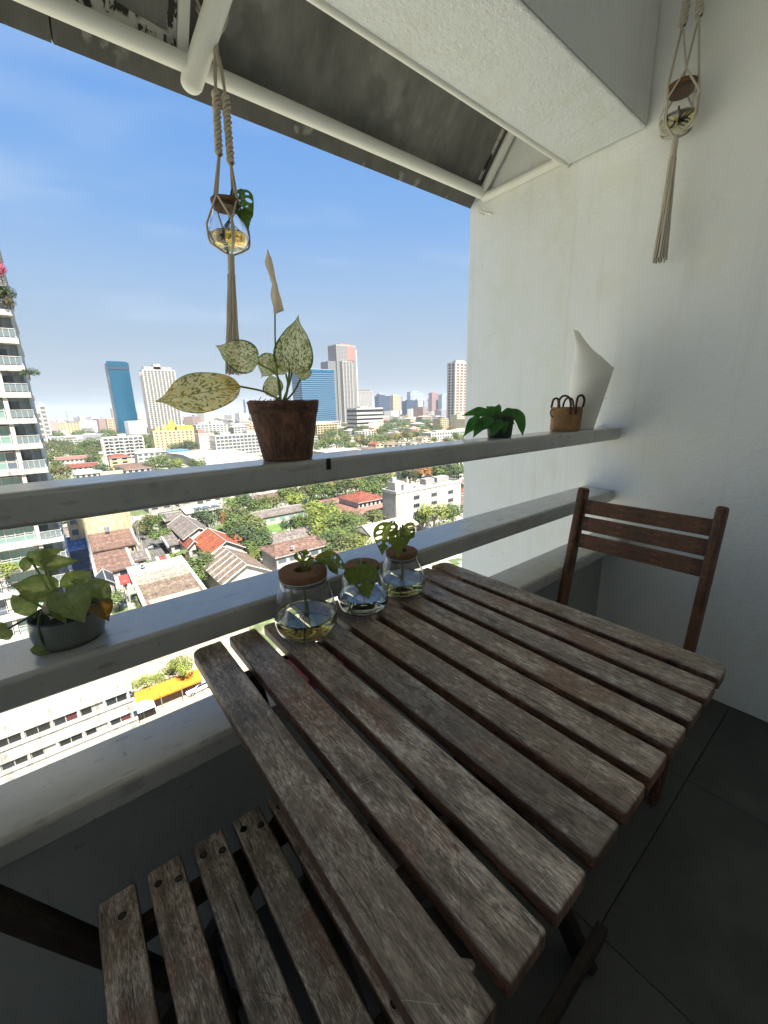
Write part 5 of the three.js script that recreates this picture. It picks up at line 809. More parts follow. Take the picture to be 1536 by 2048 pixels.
house('grey roofed sheds beside the blue roof', { fl: [372, 918], fr: [420, 909], bl: [368, 908], h: 5, rh: 0.9, roof: K.rGrey, wall: K.grey });
house('pale grey shed roof right of the blue roof', { fl: [402, 906], fr: [440, 901], bl: [404, 898], h: 5, rh: 0.6, roof: K.rPale, wall: K.grey });
house('huge white canopy roof left of the brown pot', { name: 'market_roof', category: 'roof', fl: [415, 932], fr: [520, 916], bl: [455, 896], h: 5, rh: 3.2, roof: K.rWhite, wall: K.white, wins: 0 });
house('white flat roof just behind the top bar, right of the pot', { fl: [650, 905], fr: [705, 897], bl: [655, 898], h: 7, rh: 0.5, kind: 'hip', roof: K.rWhite });
house('long brown roof on white posts just below the top bar', { fl: [510, 1001], fr: [566, 986], bl: [506, 992], h: 5, rh: 1.3, roof: K.rBrown, wins: 4 });
house('white house with pale solar panels under the top bar', { fl: [372, 1028], fr: [441, 1012], bl: [374, 1012], h: 7, rh: 0.8, roof: K.rWhite, trim: K.white, wins: 4, extra: (t, W, h, D) => { for (let i = 0; i < 3; i++) part('solar_panel', box(W * 0.22, 0.1, D * 0.36, (i - 0.6) * W * 0.26, h + 0.62, D * 0.2).rotateX(0.02), K.glassGrey, t); } });
house('white terrace house with a dark carport on the left of the street trees', { fl: [330, 1043], fr: [376, 1030], bl: [322, 1024], h: 6, rh: 1, roof: K.rGrey, wins: 3 });
house('long low house with a grey roof and white walls among the trees', { fl: [513, 1038], fr: [607, 1017], bl: [496, 1026], h: 3.6, rh: 1.3, roof: K.rGrey, wins: 5, winW: 0.6, pane: K.glassGreen });
house('plain grey roofed house behind the white-edged one', { fl: [540, 1088], fr: [617, 1064], bl: [531, 1077], h: 4, rh: 1.8, kind: 'hip', ridge: 0.5, roof: K.rGrey, wall: K.beige, trim: K.grey });
house('brown hipped roof with a broad white edge behind the glass jars', { fl: [550, 1116], fr: [660, 1085], bl: [521, 1094], h: 6, rh: 1.6, kind: 'hip', ridge: 0.45, roof: K.rBrown, trim: K.white, wins: 5, winW: 0.7, pane: K.glassGrey });
house('small pinkish roof close behind the jars', { fl: [640, 1122], fr: [690, 1107], bl: [628, 1113], h: 4, rh: 0.8, kind: 'hip', roof: K.rPink, trim: K.white });
house('villa with a red hipped roof above a lower eave', { fl: [716, 1006], fr: [770, 995], bl: [680, 993], h: 7, rh: 2.6, kind: 'hip', ridge: 0.18, roof: K.rRed, trim: K.white, wins: 6, extra: (t, W, h, D) => part('lower_roof', poly([[-W / 2 - 3, h - 3.2, D / 2 + 3], [W / 2 + 3, h - 3.2, D / 2 + 3], [W / 2, h - 2.4, D / 2], [-W / 2, h - 2.4, D / 2], [-W / 2 - 3, h - 3.2, -D / 2], [-W / 2, h - 2.4, -D / 2]], [[0, 1, 2, 3], [4, 0, 3, 5]]), K.rPink, t) });
house('low annexe with faded pink roof left of the red villa', { fl: [697, 1032], fr: [722, 1020], bl: [658, 1012], h: 4, rh: 0.9, kind: 'hip', ridge: 0.5, roof: K.rPink, trim: K.grey });
house('pale grey pink roof at the left corner of the red villa', { fl: [655, 1008], fr: [690, 998], bl: [644, 1000], h: 4, rh: 0.8, kind: 'hip', roof: K.rPink, trim: K.grey });
house('broad pale beige roof in front of the white warehouse', { fl: [742, 1072], fr: [846, 1050], bl: [738, 1050], h: 5, rh: 2, kind: 'hip', ridge: 0.6, roof: K.rCream, wall: K.beige, trim: K.beige });
house('stained beige roof left of the broad pale one', { fl: [706, 1064], fr: [760, 1054], bl: [692, 1052], h: 4.5, rh: 1.4, kind: 'hip', roof: K.rPale, wall: K.beige, trim: K.beige });
house('white wall house low behind the third jar', { fl: [730, 1090], fr: [800, 1074], bl: [728, 1078], h: 4.5, rh: 0.6, kind: 'hip', roof: K.rCream, wall: K.white });
house('orange roof strip just under the top bar among trees', { fl: [660, 972], fr: [735, 960], bl: [668, 964], h: 5, rh: 1.2, roof: K.rOrange });
{ // white warehouse with a flat roof
  const hh = 15, F = hitY(792.5, 988.6, G + hh), R = hitY(935, 966, G + hh), B = hitY(766, 982, G + hh), w = R.x - F.x, d = F.z - B.z, t = thing('warehouse', 'white flat-roofed warehouse with small grouped windows and a roof cabin', 'warehouse', V((F.x + R.x) / 2, G, F.z - d / 2));
  part('wall', box(w, hh, d, 0, hh / 2, 0), K.white, t);
  part('parapet', [box(w + 0.4, 0.9, 0.4, 0, hh + 0.45, d / 2), box(w + 0.4, 0.9, 0.4, 0, hh + 0.45, -d / 2), box(0.4, 0.9, d - 0.4, -w / 2, hh + 0.45, 0), box(0.4, 0.9, d - 0.4, w / 2, hh + 0.45, 0)], K.white, t);
  part('roof', box(w - 0.6, 0.1, d - 0.6, 0, hh + 0.06, 0), K.concrete, t);
  const cabin = part('roof_cabin', box(w * 0.13, 3.4, d * 0.5, -w * 0.40, hh + 1.8, 0), K.white, t); part('door', box(w * 0.03, 2.4, 0.2, -w * 0.365, hh + 1.3, d * 0.25 + 0.06), K.dgrey, cabin); part('tank', cyl(V(-w * 0.43, hh + 3.5, 0), V(-w * 0.43, hh + 5, 0), 0.9, 0.9, 16), K.blueish, cabin);
  for (const [u, ww] of [[0.62, 0.14], [0.83, 0.2]]) part('roof_room', box(w * ww, 2.2, d * 0.4, (u - 0.5) * w, hh + 1.15, -d * 0.25), K.grey, t);
  for (const px of [833, 868, 901]) for (let k = 0; k < 4; k++) { const c = hitZ(px, 994.5 - (px - 833) * 0.158 + k * 16.2, F.z), f = part('window', box(2.9, 1.5, 0.14, c.x - t.position.x, c.y - G, d / 2 + 0.03), K.grey, t); for (const s of [-1, 0, 1]) part('pane', box(0.82, 1.2, 0.12, c.x - t.position.x + s * 0.92, c.y - G, d / 2 + 0.07), K.glass, f); }
  for (let k = 1; k < 6; k++) part('joint_strip', box(w, 0.09, 0.06, 0, k * 2.5, d / 2 + 0.02), K.beige, t);
  part('end_cladding', box(0.12, hh - 0.5, d - 0.6, -w / 2 - 0.05, (hh - 0.5) / 2, 0), K.white2, t);
}
// ---------------------------------------------------------------- nearer rows between the top and the middle bar
house('house row with a bright blue metal roof beside the white tower', { fl: [134, 1104], fr: [183, 1095], bl: [133, 1085], h: 6, rh: 1.6, kind: 'shed', steps: 3, roof: K.rBlue, wall: K.grey, wins: 2, trim: K.grey });
house('long brown shop-house roof lying half in shadow', { fl: [184, 1104], fr: [276, 1090], bl: [183, 1079], h: 6, rh: 2.2, kind: 'shed', steps: 1, roof: K.rBrown, wall: K.cream2, wins: 7, winW: 0.45, trim: K.grey });
house('lower dark brown roof in front of the long shop-house row', { fl: [195, 1148], fr: [267, 1135], bl: [191, 1120], h: 4.5, rh: 1.8, kind: 'shed', steps: 1, roof: K.rBrown, wall: K.grey, trim: K.grey });
house('small grey roofed lean-to at the end of the dark brown roof', { fl: [267, 1121], fr: [297, 1115], bl: [265, 1110], h: 4.5, rh: 1, kind: 'shed', steps: 1, roof: K.rGrey, wall: K.grey, trim: K.grey, wins: 1 });
house('dark blue corrugated roof in the shade beside the potted plant', { fl: [146, 1146], fr: [188, 1140], bl: [152, 1112], h: 5, rh: 1.2, kind: 'shed', steps: 1, roof: K.rDark, wall: K.dgrey, trim: K.grey, wins: 1 });
house('small dark gabled roof below the dark brown row', { fl: [196, 1176], fr: [232, 1164], bl: [198, 1152], h: 4, rh: 1.6, axis: 'z', roof: K.rDark, wall: K.grey, wins: 1 });
house('long pale roof of stepped panels with a white upper sheet', { fl: [296, 1214], fr: [408, 1180], bl: [248, 1150], h: 7.5, rh: 1.6, kind: 'shed', steps: 8, pale: 2, roof: K.rPale, roof2: K.rTan, wall: K.cream, trim: K.white, wins: 5 });
house('white corner turret with a small red roof', { fl: [240, 1166], fr: [259, 1158], bl: [234, 1158], h: 7, rh: 0.6, kind: 'shed', steps: 1, roof: K.red, wall: K.white, wins: 1 });
house('tiny red roof beside the street at the end of the stepped roof', { fl: [322, 1124], fr: [336, 1119], bl: [316, 1117], h: 6.5, rh: 0.5, kind: 'shed', steps: 1, roof: K.rRose, wall: K.white, wins: 1 });
house('grey brown gabled house with a white gable beyond the orange roof', { fl: [366, 1080], fr: [434, 1068], bl: [352, 1047], h: 6, rh: 2.8, axis: 'z', roof: K.rGrey, wall: K.white, wins: 2 });
house('lower grey brown side roof by the street', { fl: [338, 1090], fr: [366, 1080], bl: [336, 1066], h: 4, rh: 1.5, kind: 'shed', steps: 1, roof: K.rGrey, wall: K.white, trim: K.grey, wins: 1 });
house('orange tiled gabled house with a bright white gable', { fl: [418, 1112], fr: [497, 1099], bl: [404, 1077], h: 5.5, rh: 3, axis: 'z', roof: K.rOrange, wall: K.white, wins: 0 });
house('orange hipped wing behind the orange gabled house', { fl: [470, 1082], fr: [496, 1086], bl: [452, 1074], h: 5.5, rh: 1.6, kind: 'hip', roof: K.rOrange, trim: K.rOrange });
house('small brown orange gable porch facing the street', { fl: [374, 1099], fr: [404, 1090], bl: [366, 1080], h: 4.5, rh: 2, axis: 'z', roof: K.rRed, wall: K.white, wins: 1 });
house('grey roofed house with white ribs and a bright flat wing', { fl: [443, 1172], fr: [534, 1134], bl: [413, 1125], h: 5.5, rh: 3.4, axis: 'z', roof: K.rTan, wall: K.white, ribs: 6, wins: 0, extra: (t, W, h, D) => part('flat_wing', box(W * 0.9, 0.3, 9, W * 0.55, h * 0.8, D / 2 + 3), K.white, t) });
{ // cream block without windows on this side
  const z = hitY(200, 1070, G + 8).z - 3, A = hitZ(150, 1003, z), B = hitZ(243, 1003, z), w = B.x - A.x, h = A.y - G, t = thing('blank_block', 'windowless cream block with a strip of stair windows behind the blue roof', 'building', V((A.x + B.x) / 2, G, z - 8));
  part('wall', box(w, h, 16, 0, h / 2, 0), K.cream, t); part('edge_pier', box(2.2, h + 0.6, 16.6, w / 2 + 0.6, (h + 0.6) / 2, 0), K.cream2, t); part('stair_wall', box(3, h, 16, -w / 2 - 1.5, h / 2, 0), K.cream2, t); for (let i = 0; i < 5; i++) { const f = part('window', box(1.9, 2.1, 0.2, -w / 2 - 1.5, h - 2.6 - i * 3.3, 8.05), K.white2, t); part('pane', box(1.5, 1.7, 0.2, -w / 2 - 1.5, h - 2.6 - i * 3.3, 8.12), K.glassGrey, f); }
  part('roof', box(w - 0.6, 0.2, 15, 0, h + 0.05, 0), K.concrete, t);
}
// ---------------------------------------------------------------- white building with strip windows below, and the yard beside it
{
  const z = -50, R = hitZ(262, 1365, z), xr = R.x, W = 30, y1t = hitZ(264, 1380.5, z).y, y1b = hitZ(267, 1397, z).y, y2t = hitZ(270.6, 1421.5, z).y, y2b = hitZ(272.7, 1436, z).y, roofY = y1t + 3.2, D = 16;
  const t = thing('strip_window_building', 'long white building with two recessed rows of windows at the lower left', 'building', V(xr - W / 2, G, z - D / 2)), Y = (y) => y - G, f = D / 2;
  part('wall', box2(-W / 2, W / 2 - 0.3, 0, Y(roofY) - 0.2, -f, f - 0.45), K.grey, t);
  const p = Y(y1t) - Y(y2t); const rows = [[y1b, y1t], [y2b, y2t], [y2b - p, y2t - p], [y2b - 2 * p, y2t - 2 * p]].filter(([b]) => b > G + 1);
  let prev = roofY; const r = rng(91);
  for (const [b, tp] of rows) {
    part('white_band', box2(-W / 2, W / 2, Y(tp), Y(prev), f - 0.44, f), K.white, t); part('sill_ledge', box2(-W / 2, W / 2, Y(b) - 0.14, Y(b), f - 0.3, f + 0.16), K.white, t); prev = b - 0.14;
    for (let i = 0; i < 10; i++) { const x1 = W / 2 - 0.35 - (i + 1) * 2.3, x2 = x1 + 2.05, wn = part('window', [box2(x1, x2, Y(tp) - 0.12, Y(tp), f - 0.36, f - 0.26), box2(x1, x2, Y(b), Y(b) + 0.1, f - 0.36, f - 0.26), box2((x1 + x2) / 2 - 0.04, (x1 + x2) / 2 + 0.04, Y(b), Y(tp), f - 0.36, f - 0.27), box2(x1, x1 + 0.07, Y(b), Y(tp), f - 0.36, f - 0.27), box2(x2 - 0.07, x2, Y(b), Y(tp), f - 0.36, f - 0.27)], K.white2, t);
      const kind = r(); part('pane', box2(x1 + 0.08, (x1 + x2) / 2 - 0.05, Y(b) + 0.1, Y(tp) - 0.12, f - 0.33, f - 0.3), kind < 0.5 ? K.glassDark : K.glass, wn); part('pane', box2((x1 + x2) / 2 + 0.05, x2 - 0.08, Y(b) + 0.1, Y(tp) - 0.12, f - 0.33, f - 0.3), kind < 0.25 ? K.white2 : kind > 0.9 ? mat(0x4a1a1e, 0.7) : K.glassDark, wn);
      part('mullion', box2(x2 + 0.02, x2 + 0.24, Y(b), Y(tp), f - 0.5, f - 0.05), K.white, t); }
  }
  part('white_band', box2(-W / 2, W / 2, 0, Y(prev), f - 0.44, f), K.white, t);
  part('roof_slab', box2(-W / 2, W / 2, Y(roofY) - 0.2, Y(roofY), -f, f - 0.9), K.white, t);
  part('end_wall', box2(W / 2 - 0.3, W / 2, 0, Y(y2b) + 0.02, -f, f - 0.9), K.white, t);
}
{
  struct('road', (() => { const a = hitY(345, 1150, G), b = hitY(276, 1046, G), w = 3.2, g = poly([[a.x - w, G + 0.05, a.z], [a.x + w, G + 0.05, a.z], [b.x + w, G + 0.05, b.z], [b.x - w, G + 0.05, b.z]], [[0, 1, 2, 3]]); return g; })(), K.road, 'grey street running away between the houses', 'street');
  struct('pavement', (() => { const a = hitY(275, 1480, G), b = hitY(460, 1350, G), c = hitY(250, 1330, G); return box2(a.x - 1, b.x + 8, G, G + 0.06, c.z, a.z + 6); })(), K.pave, 'pale paved yard beside the orange awning', 'yard');
  const yh = 3.4, A = hitY(268, 1386, G + yh), B = hitY(397, 1338, G + yh), C = hitY(271, 1405, G + yh - 0.9), aw = thing('awning', 'long bright orange awning over the paved yard', 'awning', V((A.x + B.x) / 2, G, A.z)), w = B.x - A.x, d = Math.max(2, C.z - A.z);
  part('canvas', poly([[-w / 2, yh, 0], [w / 2, yh, 0], [w / 2, yh - 0.9, d], [-w / 2, yh - 0.9, d], [-w / 2, yh - 0.08, 0], [w / 2, yh - 0.08, 0], [w / 2, yh - 1.15, d], [-w / 2, yh - 1.15, d]], [[3, 2, 1, 0], [4, 5, 6, 7], [2, 3, 7, 6], [1, 2, 6, 5], [3, 0, 4, 7]]), K.orange, aw);
  for (const u of [0.02, 0.34, 0.66, 0.98]) part('post', cyl(V((u - 0.5) * w, 0, d - 0.15), V((u - 0.5) * w, yh - 1.0, d - 0.15), 0.06, 0.06, 8), K.metal, aw);
  part('rear_wall', box(w, 2.4, 0.3, 0, 1.2, 0.4), K.brown, aw);
  { const p = hitY(306, 1352, G + 3.4); const h = thing('hedge', 'low clipped hedge above the orange awning', 'hedge', V(p.x, G + 1.2, p.z)); for (let i = 0; i < 4; i++) { const m = part('foliage', CROWN[i % 3], LEAF.lime, h); m.position.set((i - 1.4) * 2.4, 1.6, 0); m.scale.set(1.9, 1.4, 1.5); } part('stems', [0, 1, 2, 3].map((i) => cyl(V((i - 1.4) * 2.4, -1.2, 0), V((i - 1.4) * 2.4, 1.4, 0), 0.08, 0.05, 5)), K.trunk, h); }
  treeAt('slender light tree standing in front of the orange awning', 361, 1333, 5.2, 2.2, 'lime', 2);
  const side = [[-2.1, 0.35], [-2.15, 0.75], [-1.9, 0.92], [-1.05, 1.0], [-0.5, 1.42], [0.9, 1.45], [1.6, 1.02], [2.1, 0.92], [2.15, 0.4]];
  const makeCar = (label, px, py, turn, paintM) => { const cp = hitY(px, py, G + 0.7), car = thing('parked_car', label, 'car', V(cp.x, G + 0.06, cp.z)); car.rotation.y = turn;
    part('body', prism(side, 1.7).translate(0, 0, -0.85), paintM, car); part('windows', prism([[-0.85, 1.02], [-0.42, 1.36], [0.85, 1.38], [1.35, 1.04]], 1.74).translate(0, 0, -0.87), K.glassDark, car); part('windscreen', box(0.06, 0.42, 1.4, -0.86, 1.2, 0).rotateZ(0), K.glassDark, car);
    for (const x of [-1.35, 1.35]) for (const s of [-1, 1]) { const wh = part('wheel', cyl(V(x, 0.33, s * 0.62), V(x, 0.33, s * 0.88), 0.33, 0.33, 18), K.tyre, car); part('rim', cyl(V(x, 0.33, s * 0.87), V(x, 0.33, s * 0.895), 0.19, 0.19, 12), K.metal, wh); } };
  makeCar('pale car parked at the right end of the orange awning', 398, 1372, 0.12, K.carWhite);
  makeCar('dark car standing on the grey street near the bend', 303, 1092, 1.35, K.carGrey);
  makeCar('white car farther up the grey street', 292, 1063, 1.35, K.carWhite);
  // poles and wires along the street, water tanks and cooling units on the roofs
  const poles = [[322, 1132], [306, 1096], [296, 1072]].map(([x, y]) => hitY(x, y, G)); poles.forEach((p, i) => { p.x -= 3.8; const q = thing('utility_pole', ['near utility pole on the left of the grey street', 'middle utility pole on the left of the grey street', 'far utility pole on the left of the grey street'][i], 'pole', p); part('shaft', cyl(V(0, 0, 0), V(0, 9, 0), 0.15, 0.1, 8), K.concrete, q); part('crossarm', box(2, 0.14, 0.14, 0, 8.5, 0), K.brown, q); });
  { const w = thing('overhead_wires', 'sagging overhead wires strung along the grey street', 'wires', poles[0].clone()); for (let s = 0; s < 3; s++) for (let i = 0; i < 2; i++) { const a2 = poles[i].clone().sub(poles[0]).add(V(s * 0.8 - 0.8, 8.6, 0)), b2 = poles[i + 1].clone().sub(poles[0]).add(V(s * 0.8 - 0.8, 8.6, 0)), m2 = a2.clone().lerp(b2, 0.5).add(V(0, -0.6, 0)); part('wire', tube([a2, m2, b2], 0.035, 14, 4), K.tyre, w); } }
  const tank = (label, px, py, h) => { const p = hitY(px, py, G + h), q = thing('water_tank', label, 'water tank', p); part('vessel', cyl(V(0, 0.5, 0), V(0, 2.0, 0), 0.65, 0.65, 16), K.metal, q); part('lid', cyl(V(0, 2.0, 0), V(0, 2.2, 0), 0.66, 0.3, 16), K.metal, q); part('stand', [0, 1, 2, 3].map((i) => cyl(V((i % 2 - 0.5) * 0.9, 0, (i > 1 ? 0.5 : -0.5) * 0.9), V((i % 2 - 0.5) * 0.9, 0.55, (i > 1 ? 0.5 : -0.5) * 0.9), 0.05, 0.05, 5)), K.metal, q); };
  tank('steel water tank behind the long brown shop-house roof', 215, 1066, 8); tank('steel water tank beside the dark brown roof', 274, 1142, 3); tank('steel water tank by the white turret', 268, 1170, 4);
  const unit = (label, px, py, h) => { const p = hitY(px, py, G + h), q = thing('cooling_unit', label, 'air conditioner', p); part('case', box(1.0, 0.8, 0.45, 0, 0.45, 0), K.white, q); part('fan_grille', cyl(V(-0.15, 0.45, 0.22), V(-0.15, 0.45, 0.25), 0.3, 0.3, 16), K.dgrey, q); part('feet', [box(0.08, 0.06, 0.5, -0.4, 0.03, 0), box(0.08, 0.06, 0.5, 0.4, 0.03, 0)], K.dgrey, q); };
  unit('white cooling unit on the far edge of the stepped roof', 286, 1134, 9.4); unit('white cooling unit on the brown hipped roof\'s edge', 585, 1098, 7); unit('white cooling unit on the warehouse roof, right of the cabin', 830, 976, 15.1); unit('second white cooling unit on the warehouse roof, nearer the wall edge', 870, 970, 15.1);
  const tp = hitY(284, 1410, G + 2.4), ta = thing('parasol', 'pale blue square parasol at the corner of the white building', 'parasol', V(tp.x, G, tp.z));
  part('canopy', poly([[-1.5, 2.3, 1.5], [1.5, 2.3, 1.5], [1.5, 2.3, -1.5], [-1.5, 2.3, -1.5], [0, 2.9, 0]], [[0, 1, 4], [1, 2, 4], [2, 3, 4], [3, 0, 4], [3, 2, 1, 0]]), K.tarp, ta); part('pole', cyl(V(0, 0, 0), V(0, 2.85, 0), 0.04, 0.04, 8), K.metal, ta);
  const up = hitY(283, 1100, G), pole = thing('utility_pole', 'concrete utility pole at the street corner', 'pole', V(up.x, G, up.z)); part('shaft', cyl(V(0, 0, 0), V(0, 9.5, 0), 0.16, 0.1, 8), K.concrete, pole); part('crossarm', box(2.2, 0.14, 0.14, 0, 8.9, 0), K.brown, pole);
  struct('lawn', (() => { const p = hitY(545, 1056, G); return box(14, 0.1, 12, p.x, G + 0.05, p.z); })(), K.lawn, 'small green lawn in front of the long low house', 'lawn');
}
// ---------------------------------------------------------------- trees one can tell apart, then the belts
treeAt('bright green tree catching the sun before the white warehouse', 868, 1030, 7, 6.4, 'lime', 1);
treeAt('darker tree at the right end of the warehouse front', 905, 1026, 7, 5.0, 'green', 2);
treeAt('green tree at the left foot of the bright sunlit tree', 846, 1040, 5, 3.8, 'green', 3);
treeAt('orange flowering tree at the edge of the garden wall', 449, 1040, 5, 3.0, 'orange', 'tall');
treeAt('orange brown tree beyond the warehouse roof', 842, 946, 8, 7, 'orange', 1);
treeAt('round street tree at the bend of the grey street', 324, 1067, 5, 4.3, 'green', 0);
treeAt('dense dark tree beside the orange roof', 412, 1034, 6, 5.4, 'dark', 2);
treeAt('tall green tree between the stepped roof and the ribbed roof', 400, 1130, 5.5, 4.6, 'green', 3);
treeAt('lower leafy tree under the ribbed roof\'s eave', 392, 1152, 4, 3.4, 'green', 1);
treeAt('small yellow green tree beside the tiny red roof', 287, 1112, 3.5, 2.4, 'lime', 0);
treeAt('yellow green shrub tree at the lower edge of the stepped roof', 318, 1196, 5, 3.4, 'lime', 4);
treeAt('second yellow green crown along the stepped roof\'s lower edge', 292, 1206, 5, 2.6, 'lime', 2);
treeAt('deep green shrub left of the stepped roof, next to the bowl', 236, 1198, 3, 2.8, 'green', 1);
treeAt('pink leaved shrub tree along the street garden', 365, 1113, 3, 2.0, 'orange', 1);
treeAt('large round bright tree at the left of the far tree mass', 112, 876, 9, 11, 'green', 0);
treeAt('bare purplish brown tree in the middle of the far tree mass', 138, 900, 7, 7, 'brownish', 2);
const NTH = ['leftmost', 'second', 'third', 'fourth', 'fifth', 'sixth', 'seventh', 'eighth', 'ninth', 'tenth', 'eleventh', 'twelfth'], TONE = { green: 'mid green', dark: 'dark green', olive: 'dull olive green', lime: 'bright yellow green', yellow: 'yellowing' };
const belt = (place, group, list) => list.forEach(([px, py, hc, R, tone, kind]) => {      // each is told from its neighbours by its colour and its order among those of that colour
  const same = list.filter((q) => q[4] === tone).sort((a, b) => a[0] - b[0]), k = same.findIndex((q) => q[0] === px && q[1] === py), T = TONE[tone];
  const label = same.length === 1 ? `only ${T} tree ${place}` : k === 0 ? `leftmost ${T} tree ${place}` : k === same.length - 1 ? `rightmost ${T} tree ${place}` : `${NTH[k]} ${T} tree from the left ${place}`;
  treeAt(label, px, py, hc, R * 1.22, tone, kind, { group });
});
belt('in the mass beside the white balconied block', 'trees of the far left mass', [[100, 893, 7, 8, 'olive', 1], [118, 902, 7, 7, 'olive', 3], [160, 894, 8, 9, 'green', 4], [178, 893, 7, 8, 'dark', 0], [186, 905, 6, 7, 'olive', 2], [156, 908, 6, 6, 'green', 1], [104, 915, 6, 7, 'olive', 2], [112, 930, 5, 5, 'green', 3], [205, 938, 6, 6, 'dark', 1], [230, 945, 5, 5, 'dark', 2], [210, 868, 8, 9, 'olive', 3], [225, 865, 8, 8, 'olive', 0]]);
belt('round the cream and white blocks', 'trees round the middle blocks', [[375, 890, 6, 8, 'dark', 1], [392, 893, 6, 7, 'dark', 2], [362, 893, 5, 6, 'dark', 4], [310, 926, 6, 7, 'green', 1], [325, 920, 6, 7, 'olive', 2], [340, 930, 5, 6, 'green', 0], [300, 935, 5, 5, 'olive', 3], [355, 928, 5, 6, 'lime', 1], [290, 895, 6, 7, 'olive', 3], [460, 845, 8, 12, 'dark', 1], [478, 848, 8, 12, 'dark', 2]]);
belt('in the belt right of the brown pot', 'trees of the belt right of the pot', [[655, 882, 7, 9, 'olive', 0], [672, 886, 7, 9, 'green', 1], [690, 880, 7, 8, 'olive', 3], [720, 882, 7, 8, 'yellow', 2], [738, 884, 7, 9, 'olive', 4], [755, 880, 7, 9, 'green', 1], [775, 878, 7, 8, 'olive', 0], [795, 876, 7, 9, 'yellow', 3], [815, 872, 7, 9, 'olive', 2], [835, 870, 7, 8, 'green', 1], [850, 868, 7, 8, 'dark', 0], [785, 845, 8, 12, 'dark', 4], [770, 848, 8, 12, 'dark', 2], [700, 892, 6, 7, 'green', 1], [640, 892, 6, 8, 'green', 2]]);
belt('in the belt below the top bar', 'trees of the upper garden belt', [[575, 985, 6, 5, 'green', 1], [600, 982, 6, 6, 'olive', 2], [622, 978, 6, 6, 'lime', 0], [643, 980, 6, 6, 'green', 3], [668, 976, 6, 6, 'green', 4], [690, 972, 6, 6, 'olive', 1], [712, 970, 6, 6, 'green', 2], [736, 964, 6, 6, 'dark', 0], [756, 962, 6, 6, 'green', 3], [776, 958, 6, 6, 'olive', 1], [820, 950, 7, 6, 'dark', 2], [872, 944, 7, 6, 'green', 1], [898, 942, 7, 6, 'dark', 3], [918, 940, 7, 6, 'green', 0], [650, 960, 6, 6, 'green', 2], [590, 1000, 5, 5, 'lime', 1], [545, 1008, 5, 5, 'olive', 3], [520, 1012, 5, 5, 'green', 0], [495, 1006, 5, 5, 'dark', 2], [475, 1010, 5, 5, 'green', 1]]);
belt('between the grey and red roofs', 'trees of the middle garden', [[625, 1020, 6, 5, 'lime', 1], [640, 1035, 6, 5, 'lime', 3], [660, 1042, 6, 5.5, 'lime', 0], [680, 1052, 6, 5, 'green', 2], [650, 1062, 5, 5, 'lime', 4], [672, 1078, 5, 4.5, 'green', 1], [690, 1090, 5, 4.5, 'olive', 3], [640, 1086, 5, 4, 'dark', 0], [700, 1040, 5, 4.5, 'olive', 2], [715, 1050, 5, 4, 'green', 1], [745, 1036, 5, 4.5, 'olive', 0], [610, 1044, 5, 4, 'green', 2], [580, 1050, 4, 3.4, 'dark', 1], [598, 1046, 4, 3.2, 'green', 3], [700, 1074, 4, 4, 'green', 0], [718, 1092, 4, 4, 'lime', 2], [668, 1100, 4, 4, 'green', 3], [655, 1020, 5, 4.5, 'green', 2]]);
belt('beside the white-edged brown roof', 'trees left of the white-edged roof', [[478, 1042, 6, 5, 'green', 1], [496, 1050, 6, 5.4, 'olive', 0], [470, 1062, 5, 4.4, 'green', 3], [490, 1074, 5, 4.6, 'dark', 2], [512, 1066, 5, 4.4, 'green', 4], [520, 1082, 5, 3.8, 'dark', 1], [505, 1098, 4, 3.4, 'green', 2], [515, 1112, 3, 2.8, 'lime', 0], [460, 1028, 6, 4.6, 'olive', 2]]);
belt('along the grey street', 'trees along the grey street', [[300, 1042, 5, 3.6, 'olive', 1], [284, 1050, 4, 3, 'olive', 3], [318, 1044, 5, 3.4, 'green', 2], [270, 1062, 4, 2.6, 'olive', 0], [345, 1118, 3, 2.2, 'lime', 2], [356, 1128, 3, 2.2, 'green', 0]]);
{ // palms: drooping fronds on slim trunks
  const fr = []; for (let i = 0; i < 15; i++) { const a = i * 2.4, L = 2.2 + 0.5 * (i % 3), dr = 0.5 + 0.5 * ((i * 7) % 5) / 5; for (let k = 0; k < 9; k++) { const t1 = k / 9, t2 = (k + 1) / 9, P = (t, s) => { const r = L * t, y = 0.9 * t * (1.3 - dr) - dr * 1.7 * t * t, w = 0.42 * Math.sin(Math.PI * Math.min(1, t + 0.12)) * s; return [Math.cos(a) * r - Math.sin(a) * w, y - Math.abs(s) * 0.18, Math.sin(a) * r + Math.cos(a) * w]; }; fr.push(poly([P(t1, 0), P(t2, 0), P(t2, 1), P(t1 + 0.03, 1)], [[0, 1, 2, 3]]), poly([P(t1, 0), P(t2, 0), P(t2, -1), P(t1 + 0.03, -1)], [[0, 3, 2, 1]])); } }
  const fg = merge(fr), fm = new THREE.MeshStandardMaterial({ color: new THREE.Color().setRGB(0.075, 0.11, 0.025), roughness: 0.6, side: DS });
  const palm = (label, px, py, h, s) => { const p = hitY(px, py, G + h), t = thing('palm_tree', label, 'palm', V(p.x, G, p.z)); part('trunk', tube([V(0, 0, 0), V(0.15, h * 0.5, 0.1), V(0, h, 0)], 0.16, 10, 7), K.trunk, t); const c = part('crown', fg, fm, t); c.position.y = h; c.scale.setScalar(s); };
  palm('palm beside the small orange porch at the street', 362, 1103, 5, 0.9); palm('palm between the orange roof and the dark tree', 436, 1052, 7, 1.1); palm('palm in the garden left of the red villa', 662, 1030, 8, 1.2); palm('palm at the corner of the long low house', 610, 1010, 7, 1.1); palm('palm standing above the far tree mass', 168, 884, 12, 2.2); palm('palm by the lawn of the long low house', 563, 1062, 5, 0.9);
}
